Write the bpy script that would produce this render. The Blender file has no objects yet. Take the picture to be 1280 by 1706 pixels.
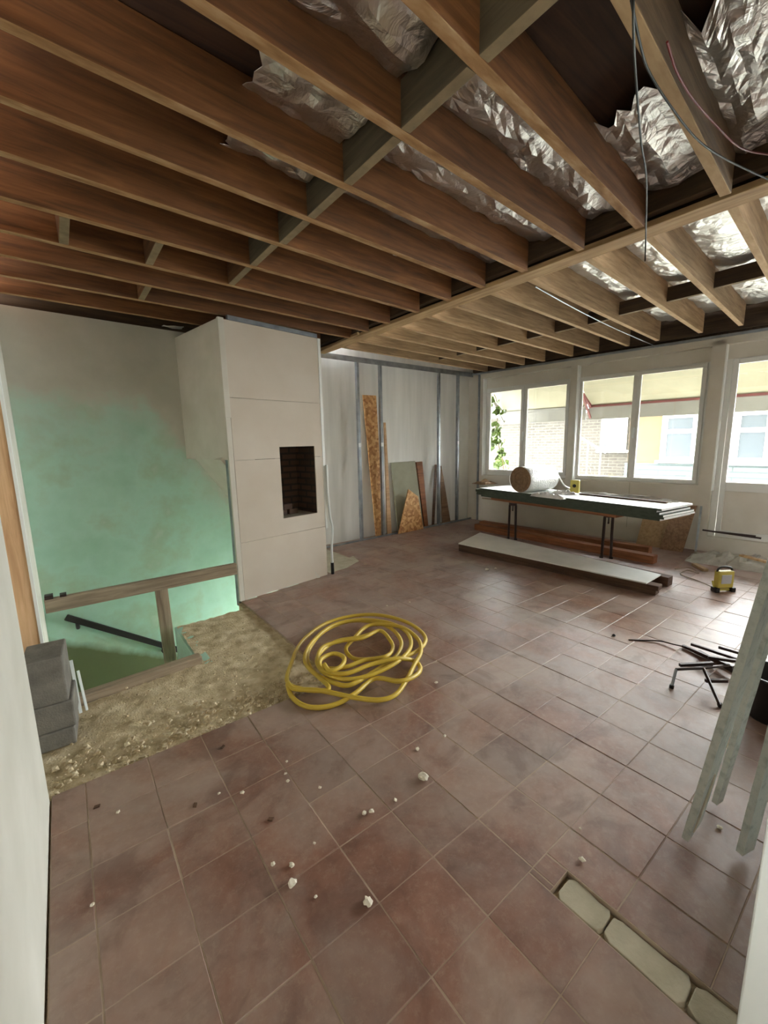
import bpy, bmesh, math, random
from mathutils import Vector, Matrix, noise
random.seed(7)
R = math.radians
SC = bpy.context.scene
COL = SC.collection

# ---------------------------------------------------------------- camera
F, PITCH, ROLL, AZ, H = 697.0, R(9.42), R(-1.17), R(52.6), 1.5
def _rot():
    cp, sp = math.cos(PITCH), math.sin(PITCH); cr, sr = math.cos(ROLL), math.sin(ROLL)
    rx = Matrix(((1, 0, 0), (0, cp, -sp), (0, sp, cp)))
    rz = Matrix(((cr, -sr, 0), (sr, cr, 0), (0, 0, 1)))
    w = Matrix(((math.sin(AZ), -math.cos(AZ), 0), (0, 0, -1), (math.cos(AZ), math.sin(AZ), 0)))
    return rz @ rx @ w
T = _rot()                       # world -> camera axes (right, down, forward)
EYE = Vector((0, 0, H))
cam_data = bpy.data.cameras.new('camera')
cam_data.sensor_fit = 'VERTICAL'; cam_data.sensor_height = 36.0
cam_data.lens = F / 1706 * 36.0; cam_data.clip_start = 0.02
cam = bpy.data.objects.new('camera', cam_data); COL.objects.link(cam)
m3 = Matrix((T[0], -T[1], -T[2])).transposed()
cam.matrix_world = Matrix.Translation(EYE) @ m3.to_4x4()
SC.camera = cam

# ---------------------------------------------------------------- sky, daylight, exposure
world = bpy.data.worlds.new('overcast_sky'); SC.world = world; world.use_nodes = True
bg = world.node_tree.nodes['Background']
bg.inputs['Color'].default_value = (0.97, 0.98, 1.0, 1); bg.inputs['Strength'].default_value = 10.0
SC.view_settings.view_transform = 'Standard'; SC.view_settings.look = 'None'
SC.view_settings.gamma = 1.0; SC.view_settings.use_curve_mapping = False
SC.view_settings.exposure = 2.25
SC.cycles.use_denoising = True
SC.cycles.max_bounces = 10; SC.cycles.diffuse_bounces = 6; SC.cycles.transparent_max_bounces = 12
SC.cycles.sample_clamp_indirect = 8.0

# ---------------------------------------------------------------- pixel helpers (directions only)
def ray(x, y):
    return T.transposed() @ Vector(((x - 640) / F, (y - 853) / F, 1.0))
def fl(x, y, z=0.0):             # where a pixel's ray meets the level z
    d = ray(x, y); return EYE + d * ((z - H) / d.z)
def onplane(x, y, p, n):
    d = ray(x, y); n = Vector(n); return EYE + d * ((Vector(p) - EYE).dot(n) / d.dot(n))
def inview(p, m=60):
    c = T @ (Vector(p) - EYE)
    if c.z <= 0.05: return False
    x, y = 640 + F * c.x / c.z, 853 + F * c.y / c.z
    return -m < x < 1280 + m and -m < y < 1706 + m

# ---------------------------------------------------------------- materials
MATS = {}
def nodes_of(name):
    m = bpy.data.materials.new(name); m.use_nodes = True
    nt = m.node_tree; b = nt.nodes['Principled BSDF']; MATS[name] = m
    return m, nt, b
def rgb(r, g, b):
    f = lambda c: ((c / 255 + 0.055) / 1.055) ** 2.4 if c > 10 else c / 255 / 12.92
    return (f(r), f(g), f(b), 1)
def N(nt, t, **kw):
    n = nt.nodes.new(t)
    for k, v in kw.items():
        if hasattr(n, k): setattr(n, k, v)
        else: n.inputs[k.replace('_', ' ')].default_value = v
    return n
def ramp(nt, fac, stops):
    r = nt.nodes.new('ShaderNodeValToRGB'); e = r.color_ramp.elements
    while len(e) < len(stops): e.new(0.5)
    for i, (p, c) in enumerate(stops): e[i].position = p; e[i].color = c
    nt.links.new(fac, r.inputs[0]); return r.outputs[0]
def mixc(nt, fac, a, b, mode='MIX'):
    m = nt.nodes.new('ShaderNodeMix'); m.data_type = 'RGBA'; m.blend_type = mode
    for s, v in ((m.inputs[0], fac), (m.inputs[6], a), (m.inputs[7], b)):
        if hasattr(v, 'links'): nt.links.new(v, s)
        else: s.default_value = v
    return m.outputs[2]
def coords(nt, scale=(1, 1, 1), kind='Object', rnd=True):
    tc = nt.nodes.new('ShaderNodeTexCoord'); mp = nt.nodes.new('ShaderNodeMapping')
    mp.inputs['Scale'].default_value = scale
    nt.links.new(tc.outputs[kind], mp.inputs[0])
    if rnd:
        oi = nt.nodes.new('ShaderNodeObjectInfo'); mu = nt.nodes.new('ShaderNodeMath'); mu.operation = 'MULTIPLY'
        mu.inputs[1].default_value = 37.0; nt.links.new(oi.outputs['Random'], mu.inputs[0])
        nt.links.new(mu.outputs[0], mp.inputs['Location'])
    return mp.outputs[0]
def noi(nt, vec, scale, detail=4, rough=.55, dist=0.0):
    n = nt.nodes.new('ShaderNodeTexNoise'); n.inputs['Scale'].default_value = scale
    n.inputs['Detail'].default_value = detail; n.inputs['Roughness'].default_value = rough
    n.inputs['Distortion'].default_value = dist
    nt.links.new(vec, n.inputs['Vector']); return n.outputs['Fac']
def bump(nt, b, h, strength=.3, dist=.01):
    bp = nt.nodes.new('ShaderNodeBump'); bp.inputs['Strength'].default_value = strength; bp.inputs['Distance'].default_value = dist
    nt.links.new(h, bp.inputs['Height']); nt.links.new(bp.outputs[0], b.inputs['Normal'])
def mottled(name, c1, c2, scale=6, rough=.8, metal=0, bs=.15, bd=.004, kind='Object', c3=None, stretch=(1, 1, 1)):
    m, nt, b = nodes_of(name); v = coords(nt, stretch, kind)
    f = noi(nt, v, scale); st = [(.3, rgb(*c1)), (.7, rgb(*c2))]
    if c3: st = [(.25, rgb(*c1)), (.5, rgb(*c2)), (.75, rgb(*c3))]
    nt.links.new(ramp(nt, f, st), b.inputs['Base Color'])
    b.inputs['Roughness'].default_value = rough; b.inputs['Metallic'].default_value = metal
    if bs: bump(nt, b, noi(nt, v, scale * 8), bs, bd)
    return m
def wood(name, dark, mid, light, rough=.75, grain=1.0):
    m, nt, b = nodes_of(name); v = coords(nt, (1.2 * grain, 16 * grain, 16 * grain))
    f = noi(nt, v, 2.0, 6, .6, .6)
    col = ramp(nt, f, [(.28, rgb(*dark)), (.5, rgb(*mid)), (.74, rgb(*light))])
    v2 = coords(nt, (1.5, 2, 2)); blot = noi(nt, v2, 2.2, 3)
    col = mixc(nt, ramp(nt, blot, [(.35, (.25, .25, .25, 1)), (.65, (0, 0, 0, 1))]), col, rgb(*dark))
    oi = nt.nodes.new('ShaderNodeObjectInfo')
    hv = nt.nodes.new('ShaderNodeHueSaturation'); mr = nt.nodes.new('ShaderNodeMapRange')
    mr.inputs['To Min'].default_value = .82; mr.inputs['To Max'].default_value = 1.15
    nt.links.new(oi.outputs['Random'], mr.inputs['Value']); nt.links.new(mr.outputs[0], hv.inputs['Value'])
    nt.links.new(col, hv.inputs['Color']); nt.links.new(hv.outputs[0], b.inputs['Base Color'])
    b.inputs['Roughness'].default_value = rough; bump(nt, b, f, .25, .003)
    return m
def plain(name, c, rough=.5, metal=0, spec=None):
    m, nt, b = nodes_of(name); b.inputs['Base Color'].default_value = rgb(*c)
    b.inputs['Roughness'].default_value = rough; b.inputs['Metallic'].default_value = metal
    if spec is not None: b.inputs['Specular IOR Level'].default_value = spec
    return m

def make_tile():
    m, nt, b = nodes_of('terracotta_tile')
    v = coords(nt, (1, 1, 1), 'Object'); f = noi(nt, v, 8, 7, .65, .3)
    col = ramp(nt, f, [(.28, rgb(104, 66, 51)), (.46, rgb(130, 87, 69)), (.6, rgb(143, 100, 81)), (.76, rgb(156, 116, 97))])
    # cement dust trodden over the whole floor (world-scale, runs across tiles)
    g = nt.nodes.new('ShaderNodeNewGeometry')
    d1 = noi(nt, g.outputs['Position'], 1.5, 8, .66, .5)
    dust = ramp(nt, d1, [(.40, (.06, .06, .06, 1)), (.52, (.5, .5, .5, 1)), (.66, (.85, .85, .85, 1))])
    col = mixc(nt, dust, col, rgb(166, 148, 136))
    d2 = noi(nt, g.outputs['Position'], 34, 6, .75)
    col = mixc(nt, ramp(nt, d2, [(.5, (0, 0, 0, 1)), (.72, (.5, .5, .5, 1))]), col, rgb(172, 150, 130))
    d3 = noi(nt, g.outputs['Position'], 3.6, 5, .6, 1.0)
    col = mixc(nt, ramp(nt, d3, [(.34, (.45, .45, .45, 1)), (.46, (0, 0, 0, 1))]), col, rgb(92, 60, 48))
    oi = nt.nodes.new('ShaderNodeObjectInfo'); mr = nt.nodes.new('ShaderNodeMapRange'); hv = nt.nodes.new('ShaderNodeHueSaturation')
    mr.inputs['To Min'].default_value = .86; mr.inputs['To Max'].default_value = 1.08
    nt.links.new(oi.outputs['Random'], mr.inputs['Value']); nt.links.new(mr.outputs[0], hv.inputs['Value'])
    nt.links.new(col, hv.inputs['Color']); nt.links.new(hv.outputs[0], b.inputs['Base Color'])
    rr = nt.nodes.new('ShaderNodeMapRange'); rr.inputs['To Min'].default_value = .34; rr.inputs['To Max'].default_value = .56
    nt.links.new(d1, rr.inputs['Value']); nt.links.new(rr.outputs[0], b.inputs['Roughness'])
    b.inputs['Specular IOR Level'].default_value = 1.0
    bump(nt, b, d2, .07, .002)
    return m
def make_stair_paint():
    # white plaster above, old green gloss paint below a line that steps down with the former stair
    m, nt, b = nodes_of('stairwell_paint')
    g = nt.nodes.new('ShaderNodeNewGeometry'); sp = nt.nodes.new('ShaderNodeSeparateXYZ')
    nt.links.new(g.outputs['Position'], sp.inputs[0])
    def mth(op, a, c=None):
        n = nt.nodes.new('ShaderNodeMath'); n.operation = op
        for i, q in enumerate((a, c)):
            if q is None: continue
            if hasattr(q, 'links'): nt.links.new(q, n.inputs[i])
            else: n.inputs[i].default_value = q
        return n.outputs[0]
    n1 = noi(nt, g.outputs['Position'], 5.0, 6, .65)
    jit = mth('MULTIPLY', mth('SUBTRACT', n1, .5), .34)
    z = mth('ADD', sp.outputs['Z'], jit)
    flat = mth('SUBTRACT', 1.98, z)                                       # >0 below the level line
    slope = mth('SUBTRACT', mth('SUBTRACT', 3.03, mth('MULTIPLY', sp.outputs['X'], 1.42)), z)
    green = mth('MINIMUM', flat, slope)
    mr = nt.nodes.new('ShaderNodeMapRange'); mr.inputs['From Min'].default_value = -.05; mr.inputs['From Max'].default_value = .12
    nt.links.new(green, mr.inputs['Value'])
    chalk = noi(nt, g.outputs['Position'], 2.2, 5, .6)
    gcol = ramp(nt, chalk, [(.28, rgb(160, 200, 178)), (.5, rgb(174, 212, 194)), (.62, rgb(170, 198, 174)), (.8, rgb(200, 214, 202))])
    wcol = ramp(nt, chalk, [(.3, rgb(186, 184, 170)), (.7, rgb(204, 201, 188))])
    # chalky filler smear just under the paint's upper border
    mr2 = nt.nodes.new('ShaderNodeMapRange'); mr2.inputs['From Min'].default_value = .55; mr2.inputs['From Max'].default_value = .05
    nt.links.new(green, mr2.inputs['Value'])
    smear = mth('MULTIPLY', mr2.outputs[0], mth('MULTIPLY', n1, .9))
    gcol = mixc(nt, smear, gcol, rgb(198, 204, 192))
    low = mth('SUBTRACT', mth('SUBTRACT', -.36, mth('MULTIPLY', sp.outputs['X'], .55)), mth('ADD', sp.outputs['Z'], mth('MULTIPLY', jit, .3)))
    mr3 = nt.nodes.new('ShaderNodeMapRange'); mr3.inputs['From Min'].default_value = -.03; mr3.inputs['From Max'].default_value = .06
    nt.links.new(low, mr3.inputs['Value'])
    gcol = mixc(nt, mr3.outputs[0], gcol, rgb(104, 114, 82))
    nt.links.new(mixc(nt, mr.outputs[0], wcol, gcol), b.inputs['Base Color'])
    rg = nt.nodes.new('ShaderNodeMapRange'); rg.inputs['To Min'].default_value = .85; rg.inputs['To Max'].default_value = .33
    nt.links.new(mr.outputs[0], rg.inputs['Value']); nt.links.new(rg.outputs[0], b.inputs['Roughness'])
    bump(nt, b, n1, .1, .01)
    return m
def make_foil():
    m, nt, b = nodes_of('aluminium_foil'); v = coords(nt, (1, 1, 1))
    f = noi(nt, v, 9, 4, .6, 1.2); w = nt.nodes.new('ShaderNodeTexVoronoi'); w.feature = 'DISTANCE_TO_EDGE'; w.inputs['Scale'].default_value = 11
    nt.links.new(v, w.inputs['Vector'])
    ad = nt.nodes.new('ShaderNodeMath'); ad.operation = 'ADD'; nt.links.new(f, ad.inputs[0]); nt.links.new(w.outputs['Distance'], ad.inputs[1])
    b.inputs['Base Color'].default_value = rgb(226, 224, 220); b.inputs['Metallic'].default_value = 1.0
    b.inputs['Roughness'].default_value = .4; bump(nt, b, ad.outputs[0], .7, .02)
    return m
def make_osb(name, tone=1.0):
    m, nt, b = nodes_of(name); v = coords(nt, (1, 1, 1)); w = nt.nodes.new('ShaderNodeTexVoronoi'); w.inputs['Scale'].default_value = 26
    w.inputs['Randomness'].default_value = 1.0; nt.links.new(v, w.inputs['Vector'])
    sp = nt.nodes.new('ShaderNodeSeparateColor'); nt.links.new(w.outputs['Color'], sp.inputs[0])
    col = ramp(nt, sp.outputs[0], [(.1, rgb(176 * tone, 122 * tone, 70 * tone)), (.5, rgb(206 * tone, 154 * tone, 96 * tone)), (.9, rgb(228 * tone, 186 * tone, 128 * tone))])
    nt.links.new(col, b.inputs['Base Color']); b.inputs['Roughness'].default_value = .7
    return m
def make_brick(name, c1, c2, mortar, scale, bw=.24, bh=.085, ms=.012):
    m, nt, b = nodes_of(name); t = nt.nodes.new('ShaderNodeTexBrick'); v = coords(nt, (1, 1, 1), 'UV', False)
    nt.links.new(v, t.inputs['Vector']); t.inputs['Scale'].default_value = 1
    t.inputs['Color1'].default_value = rgb(*c1); t.inputs['Color2'].default_value = rgb(*c2); t.inputs['Mortar'].default_value = rgb(*mortar)
    t.inputs['Brick Width'].default_value = bw; t.inputs['Row Height'].default_value = bh; t.inputs['Mortar Size'].default_value = ms
    nt.links.new(t.outputs['Color'], b.inputs['Base Color']); b.inputs['Roughness'].default_value = .9
    return m
def make_glass():
    m, nt, b = nodes_of('window_glass'); nt.nodes.remove(b); out = nt.nodes['Material Output']
    tr = nt.nodes.new('ShaderNodeBsdfTransparent'); gl = nt.nodes.new('ShaderNodeBsdfGlossy'); gl.inputs['Roughness'].default_value = .02
    fr = nt.nodes.new('ShaderNodeFresnel'); fr.inputs['IOR'].default_value = 1.45; mx = nt.nodes.new('ShaderNodeMixShader')
    tr.inputs['Color'].default_value = (.93, .95, .94, 1)
    nt.links.new(fr.outputs[0], mx.inputs[0]); nt.links.new(tr.outputs[0], mx.inputs[1]); nt.links.new(gl.outputs[0], mx.inputs[2])
    nt.links.new(mx.outputs[0], out.inputs['Surface']); return m
FOILW = mottled('crinkled_foil_wrap', (206, 206, 202), (240, 240, 236), 5, .34, .8, bs=.9, bd=.02)
TILE = make_tile(); STAIRP = make_stair_paint(); FOIL = make_foil(); OSB = make_osb('osb_board'); GLASS = make_glass()
GROUT = mottled('grout_bed', (158, 138, 118), (182, 162, 142), 14, .95)
SAND = mottled('sandy_screed', (158, 138, 102), (204, 186, 150), 11, .97, 0, .8, .012, c3=(230, 216, 186))
PLASTER = mottled('white_plaster', (206, 204, 192), (220, 218, 208), 3, .85, bs=.1)
PLASTER2 = mottled('streaked_plaster', (216, 216, 210), (236, 235, 230), 2.5, .9, bs=.15, stretch=(3, 3, .25))
BOARDC = mottled('plasterboard_ivory', (206, 194, 178), (214, 204, 190), 2.2, .88, bs=.05)
PAPER = mottled('plasterboard_paper', (205, 200, 186), (216, 211, 199), 4, .9, bs=0)
WHITEP = mottled('white_sheet', (230, 233, 228), (242, 243, 239), 6, .45, bs=.03)
UPVC = plain('white_window_frame', (212, 212, 204), .35)
WALLW = mottled('window_wall_paint', (196, 190, 174), (206, 201, 187), 3, .7, bs=.05)
JOIST = wood('aged_joist_wood', (76, 47, 21), (114, 72, 35), (140, 94, 52))
JOISTG = wood('grey_joist_wood', (92, 72, 50), (126, 102, 74), (150, 126, 98))
JOISTP = wood('pale_joist_wood', (122, 98, 66), (156, 128, 92), (182, 154, 116))
NOG = wood('grey_nogging_wood', (62, 54, 40), (84, 74, 54), (104, 92, 70))
DARKW = wood('dark_header_wood', (52, 38, 24), (76, 58, 38), (98, 78, 54))
DECK = wood('dark_deck_boards', (44, 27, 15), (66, 40, 22), (84, 54, 32))
STRIP = wood('pale_strip_wood', (140, 112, 76), (176, 146, 104), (196, 168, 126))
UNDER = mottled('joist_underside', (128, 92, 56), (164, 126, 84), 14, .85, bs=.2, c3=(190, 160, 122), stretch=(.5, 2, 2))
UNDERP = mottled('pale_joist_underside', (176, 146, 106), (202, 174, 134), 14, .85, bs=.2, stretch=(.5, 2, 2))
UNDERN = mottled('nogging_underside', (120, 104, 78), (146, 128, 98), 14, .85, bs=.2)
BROWNT = wood('brown_timber', (98, 58, 32), (140, 88, 52), (168, 112, 70))
DARKT = wood('dark_timber', (66, 46, 34), (92, 66, 48), (112, 84, 62))
RAILW = wood('dusty_rail_wood', (120, 104, 86), (158, 140, 117), (184, 166, 142))
POSTW = wood('orange_stud_wood', (184, 142, 102), (212, 174, 132), (226, 192, 152))
TANB = wood('tan_offcut', (150, 122, 86), (176, 148, 110), (194, 168, 132))
BROWNB = wood('brown_offcut', (104, 78, 56), (138, 108, 80), (162, 132, 104))
ZINC = mottled('galvanised_steel', (138, 144, 148), (172, 178, 182), 8, .38, .85, bs=.05)
GREENB = mottled('green_board_edge', (58, 66, 54), (76, 84, 70), 12, .9)
GREENF = mottled('green_board_face', (146, 146, 124), (162, 160, 138), 5, .9, bs=0)
CEMENT = mottled('concrete_block', (108, 104, 97), (134, 130, 121), 14, .95, bs=.6, bd=.006)
MORTAR = mottled('mortar_fill', (168, 160, 138), (190, 182, 160), 10, .95, bs=.4)
HOSE = plain('yellow_hose', (204, 174, 62), .42)
BLACK = plain('black_plastic', (22, 22, 22), .45)
STEELD = plain('dark_steel', (62, 50, 46), .4, .6)
IRON = plain('black_handrail', (40, 38, 36), .45)
YELLOW = plain('yellow_casing', (192, 178, 84), .45)
LENS = plain('frosted_lens', (186, 190, 200), .25)
ALUSPL = mottled('plaster_splashed_aluminium', (164, 172, 164), (206, 211, 204), 30, .6, .1, bs=.5, c3=(212, 214, 206))
WHITEW = plain('white_gloss_paint', (226, 232, 230), .4)
CHIP = mottled('plaster_crumb', (212, 202, 182), (232, 224, 208), 30, .95)
FABRIC = mottled('awning_fabric', (128, 124, 106), (142, 138, 120), 2, .85, bs=0)
def thin_cloth(m, k):
    nt = m.node_tree; b = nt.nodes['Principled BSDF']; tl = nt.nodes.new('ShaderNodeBsdfTranslucent'); mx = nt.nodes.new('ShaderNodeMixShader')
    tl.inputs['Color'].default_value = rgb(130, 125, 104); mx.inputs[0].default_value = k
    nt.links.new(b.outputs[0], mx.inputs[1]); nt.links.new(tl.outputs[0], mx.inputs[2]); nt.links.new(mx.outputs[0], nt.nodes['Material Output'].inputs['Surface'])
thin_cloth(FABRIC, .22)
VALANCE = mottled('grey_valance', (104, 102, 96), (118, 116, 110), 3, .85, bs=0)
RED = plain('red_trim', (84, 34, 32), .6)
LEAF = mottled('vine_leaf', (60, 80, 20), (92, 114, 36), 12, .6, bs=0)
VINE = plain('vine_stem', (96, 80, 52), .8)
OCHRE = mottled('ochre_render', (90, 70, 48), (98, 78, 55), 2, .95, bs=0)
GROUND = mottled('terrace_paving', (140, 138, 130), (158, 156, 148), 3, .9, bs=0)
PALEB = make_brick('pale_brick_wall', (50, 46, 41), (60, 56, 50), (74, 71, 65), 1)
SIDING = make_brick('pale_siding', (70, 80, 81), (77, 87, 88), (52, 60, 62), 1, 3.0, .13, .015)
DKBRICK = make_brick('sooty_brick', (74, 56, 44), (96, 72, 56), (58, 50, 42), 1, .2, .07, .012)
SHADEG = plain('house_window_glass', (56, 62, 68), .3)
WOOL = mottled('mineral_wool', (116, 92, 66), (146, 118, 88), 30, 1.0, bs=.8)
REDW = plain('red_cable', (120, 30, 28), .5); GREENW = plain('green_cable', (20, 28, 24), .5); BEIGEW = plain('beige_cable', (150, 132, 110), .5)
RUBBLE = mottled('dusty_sheet', (150, 146, 134), (182, 178, 166), 9, .95)
PALESTONE = mottled('plaster_rubble', (176, 156, 120), (226, 212, 182), 20, .97)

# ---------------------------------------------------------------- mesh helpers
class MB:
    def __init__(s): s.v = []; s.f = []; s.sm = []
    def add(s, verts, faces, smooth=False):
        o = len(s.v); s.v += [tuple(p) for p in verts]; s.f += [tuple(i + o for i in f) for f in faces]; s.sm += [smooth] * len(faces); return s
    def box(s, x0, x1, y0, y1, z0, z1):
        return s.hexa([(x0, y0), (x1, y0), (x1, y1), (x0, y1)], z0, z1)
    def hexa(s, q, z0, z1):      # quad plan extruded
        n = len(q); v = [(p[0], p[1], z0) for p in q] + [(p[0], p[1], z1) for p in q]
        return s.add(v, [tuple(range(n - 1, -1, -1)), tuple(range(n, 2 * n))] + [(i, (i + 1) % n, n + (i + 1) % n, n + i) for i in range(n)])
    def poly(s, pts, vec):       # any planar polygon extruded along vec
        n = len(pts); vec = Vector(vec); v = [Vector(p) for p in pts]; v += [p + vec for p in v]
        return s.add(v, [tuple(range(n - 1, -1, -1)), tuple(range(n, 2 * n))] + [(i, (i + 1) % n, n + (i + 1) % n, n + i) for i in range(n)])
    def bar(s, a, b, w, h, up=(0, 0, 1)):
        a, b = Vector(a), Vector(b); d = (b - a).normalized(); up = Vector(up)
        sd = d.cross(up)
        if sd.length < 1e-4: sd = d.cross(Vector((0, 1, 0)))
        sd.normalize(); u = sd.cross(d)
        c = [sd * x * w / 2 + u * y * h / 2 for x, y in ((-1, -1), (1, -1), (1, 1), (-1, 1))]
        v = [a + k for k in c] + [b + k for k in c]
        return s.add(v, [(0, 1, 2, 3), (7, 6, 5, 4)] + [(i, 4 + i, 4 + (i + 1) % 4, (i + 1) % 4) for i in range(4)])
    def tube(s, pts, r, n=8, caps=True):
        pts = [Vector(p) for p in pts]; rings = []
        up = Vector((0, 0, 1)); prev = None
        for i, p in enumerate(pts):
            d = (pts[min(i + 1, len(pts) - 1)] - pts[max(i - 1, 0)]).normalized()
            if prev is None:
                sd = d.cross(up); sd = sd if sd.length > .05 else d.cross(Vector((0, 1, 0)))
            else: sd = prev - d * prev.dot(d)
            sd.normalize(); prev = sd; u = d.cross(sd)
            rr = r[i] if isinstance(r, (list, tuple)) else r
            rings.append([p + (sd * math.cos(2 * math.pi * k / n) + u * math.sin(2 * math.pi * k / n)) * rr for k in range(n)])
        v = [q for g in rings for q in g]; f = []
        for i in range(len(rings) - 1):
            f += [(i * n + k, i * n + (k + 1) % n, (i + 1) * n + (k + 1) % n, (i + 1) * n + k) for k in range(n)]
        s.add(v, f, True)
        if caps:
            s.add(rings[0], [tuple(range(n - 1, -1, -1))]); s.add(rings[-1], [tuple(range(n))])
        return s
    def mesh(s, name):
        me = bpy.data.meshes.new(name); me.from_pydata(s.v, [], s.f); me.validate(); me.update()
        if any(s.sm) and len(me.polygons) == len(s.sm): me.polygons.foreach_set('use_smooth', s.sm)
        bm = bmesh.new(); bm.from_mesh(me); bmesh.ops.recalc_face_normals(bm, faces=bm.faces); bm.to_mesh(me); bm.free()
        return me
def obj(name, mb, mat, parent=None, loc=None, rot=None, bevel=0):
    me = mb if isinstance(mb, bpy.types.Mesh) else mb.mesh(name)
    if not me.materials: me.materials.append(mat)
    o = bpy.data.objects.new(name, me); COL.objects.link(o); o.parent = parent
    if loc is not None: o.location = loc
    if rot is not None: o.rotation_euler = rot
    if bevel:
        md = o.modifiers.new('edge', 'BEVEL'); md.width = bevel; md.segments = 2; md.limit_method = 'ANGLE'
    return o
def empty(name, loc=(0, 0, 0), rz=0.0):
    o = bpy.data.objects.new(name, None); COL.objects.link(o); o.location = loc; o.rotation_euler = (0, 0, rz); o.empty_display_size = .1
    return o
def tag(o, label, cat, group=None, kind=None):
    o['label'] = label; o['category'] = cat
    if group: o['group'] = group
    if kind: o['kind'] = kind
    return o
def struct(o, label, cat): return tag(o, label, cat, None, 'structure')
def boxuv(o, s=1.0):
    me = o.data; uv = me.uv_layers.new(name='UVMap')
    for p in me.polygons:
        n = p.normal; ax = max(range(3), key=lambda i: abs(n[i]))
        for li in p.loop_indices:
            c = me.vertices[me.loops[li].vertex_index].co
            uv.data[li].uv = {0: (c.y, c.z), 1: (c.x, c.z), 2: (c.x, c.y)}[ax]
    return o
def catmull(pts, k=8):
    P = [Vector(p) for p in pts]; out = []
    for i in range(len(P) - 1):
        a, b, c, d = P[max(i - 1, 0)], P[i], P[i + 1], P[min(i + 2, len(P) - 1)]
        for j in range(k):
            t = j / k
            out.append(.5 * ((2 * b) + (c - a) * t + (2 * a - 5 * b + 4 * c - d) * t * t + (3 * b - a - 3 * c + d) * t ** 3))
    return out + [P[-1]]
def plank(name, a, b, w, h, mat, parent=None, twist=0.0, bevel=.004, under=None):
    """timber of width w, height h from a to b (centre line), grain on its local x"""
    a, b = Vector(a), Vector(b); L = (b - a).length
    o = obj(name, MB().box(0, L, -w / 2, w / 2, -h / 2, h / 2), mat, parent, bevel=bevel)
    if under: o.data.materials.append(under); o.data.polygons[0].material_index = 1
    q = (b - a).to_track_quat('X', 'Z'); o.rotation_euler = (q.to_matrix() @ Matrix.Rotation(twist, 3, 'X')).to_euler(); o.location = a
    return o

# ================================================================ FLOOR
PX, X0 = .2488, -.079; PY, Y0 = .2475, .694
floor = struct(empty('floor'), 'worn terracotta tile floor with a bare sandy patch by the stairs', 'floor')
bed = MB()
bed.box(-.3, 6.75, -2.1, 2.98, -.3, -.03).box(.62, 6.75, 2.98, 3.78, -.3, -.03).hexa([(1.22, 3.78), (6.75, 3.78), (6.75, 4.13), (2.3, 4.13), (1.22, 3.96)], -.3, -.03).box(2.3, 6.75, 4.13, 5.6, -.3, -.03)
obj('screed_bed', bed, SAND, floor)
gb = MB(); gb.box(-.2, 1.14, -2.1, .612, -.029, -.0016).box(1.25, 6.7, -2.1, .612, -.029, -.0016).box(-.2, 6.7, .612, 2.176, -.029, -.0016).hexa([(1.245, 2.176), (6.7, 2.176), (6.7, 3.93), (2.31, 4.12), (1.245, 3.945)], -.029, -.0016).box(2.9, 6.7, 3.93, 5.5, -.029, -.0016).box(2.31, 2.9, 3.93, 4.45, -.029, -.0016)
obj('grout', gb, GROUT, floor)
obj('cement_patch', MB().hexa([(2.31, 4.45), (2.95, 4.44), (2.97, 5.0), (2.9, 5.42), (2.31, 5.42)], -.03, -.002), MORTAR, floor)
obj('cement_smear', MB().hexa([(2.36, 4.16), (2.62, 4.2), (2.9, 4.35), (2.98, 4.6), (2.8, 4.52), (2.5, 4.46), (2.34, 4.46)], -.002, .0022), MORTAR, floor)
def tile_mb(w, d):
    mb = MB(); b = .0016; hw, hd = w / 2, d / 2
    v = [(-hw, -hd, -.02), (hw, -hd, -.02), (hw, hd, -.02), (-hw, hd, -.02), (-hw, -hd, -b), (hw, -hd, -b), (hw, hd, -b), (-hw, hd, -b),
         (-hw + b, -hd + b, 0), (hw - b, -hd + b, 0), (hw - b, hd - b, 0), (-hw + b, hd - b, 0)]
    f = [(8, 9, 10, 11)] + [(i, (i + 1) % 4, 4 + (i + 1) % 4, 4 + i) for i in range(4)] + [(4 + i, 4 + (i + 1) % 4, 8 + (i + 1) % 4, 8 + i) for i in range(4)]
    return mb.add(v, f)
tiles = []
CH = (1.14, 1.25, -.6, .612)     # the mortar-filled channel cut through the tiles
for k in range(-1, 28):
    for j in range(-12, 20):
        x0, x1 = X0 + k * PX, X0 + (k + 1) * PX; y0, y1 = Y0 + j * PY, Y0 + (j + 1) * PY
        x0, x1 = max(x0, -.2), min(x1, 6.7)
        if (y0 + y1) / 2 > 2.176: x0 = max(x0, 1.245)
        if y1 > 3.92: 
            if x1 < 2.31: y1 = min(y1, 3.94 + .162 * ((x0 + x1) / 2 - 1.226))
            if y0 > 4.4 and x0 < 2.8: continue
            if y0 > 3.95 and x0 < 2.3: continue
        y1 = min(y1, 5.42)
        if x1 - x0 < .03 or y1 - y0 < .03: continue
        rects = [(x0, x1, y0, y1)]
        if x1 > CH[0] and x0 < CH[1] and y0 < CH[3]:
            rects = []
            if CH[0] - x0 > .03: rects.append((x0, CH[0], y0, y1))
            if x1 - CH[1] > .03: rects.append((CH[1], x1, y0, y1))
            if y1 - CH[3] > .03: rects.append((max(x0, CH[0]), min(x1, CH[1]), CH[3], y1))
        for r in rects: tiles.append(r)
def tdist(r):
    c = Vector(((r[0] + r[1]) / 2, (r[2] + r[3]) / 2, 0))
    vis = any(inview((x, y, 0), 0) for x in (r[0], r[1], c.x) for y in (r[2], r[3], c.y))
    return (0 if vis else 100) + (c - EYE).length
tiles.sort(key=tdist)
cache = {}; rest = MB()
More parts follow.
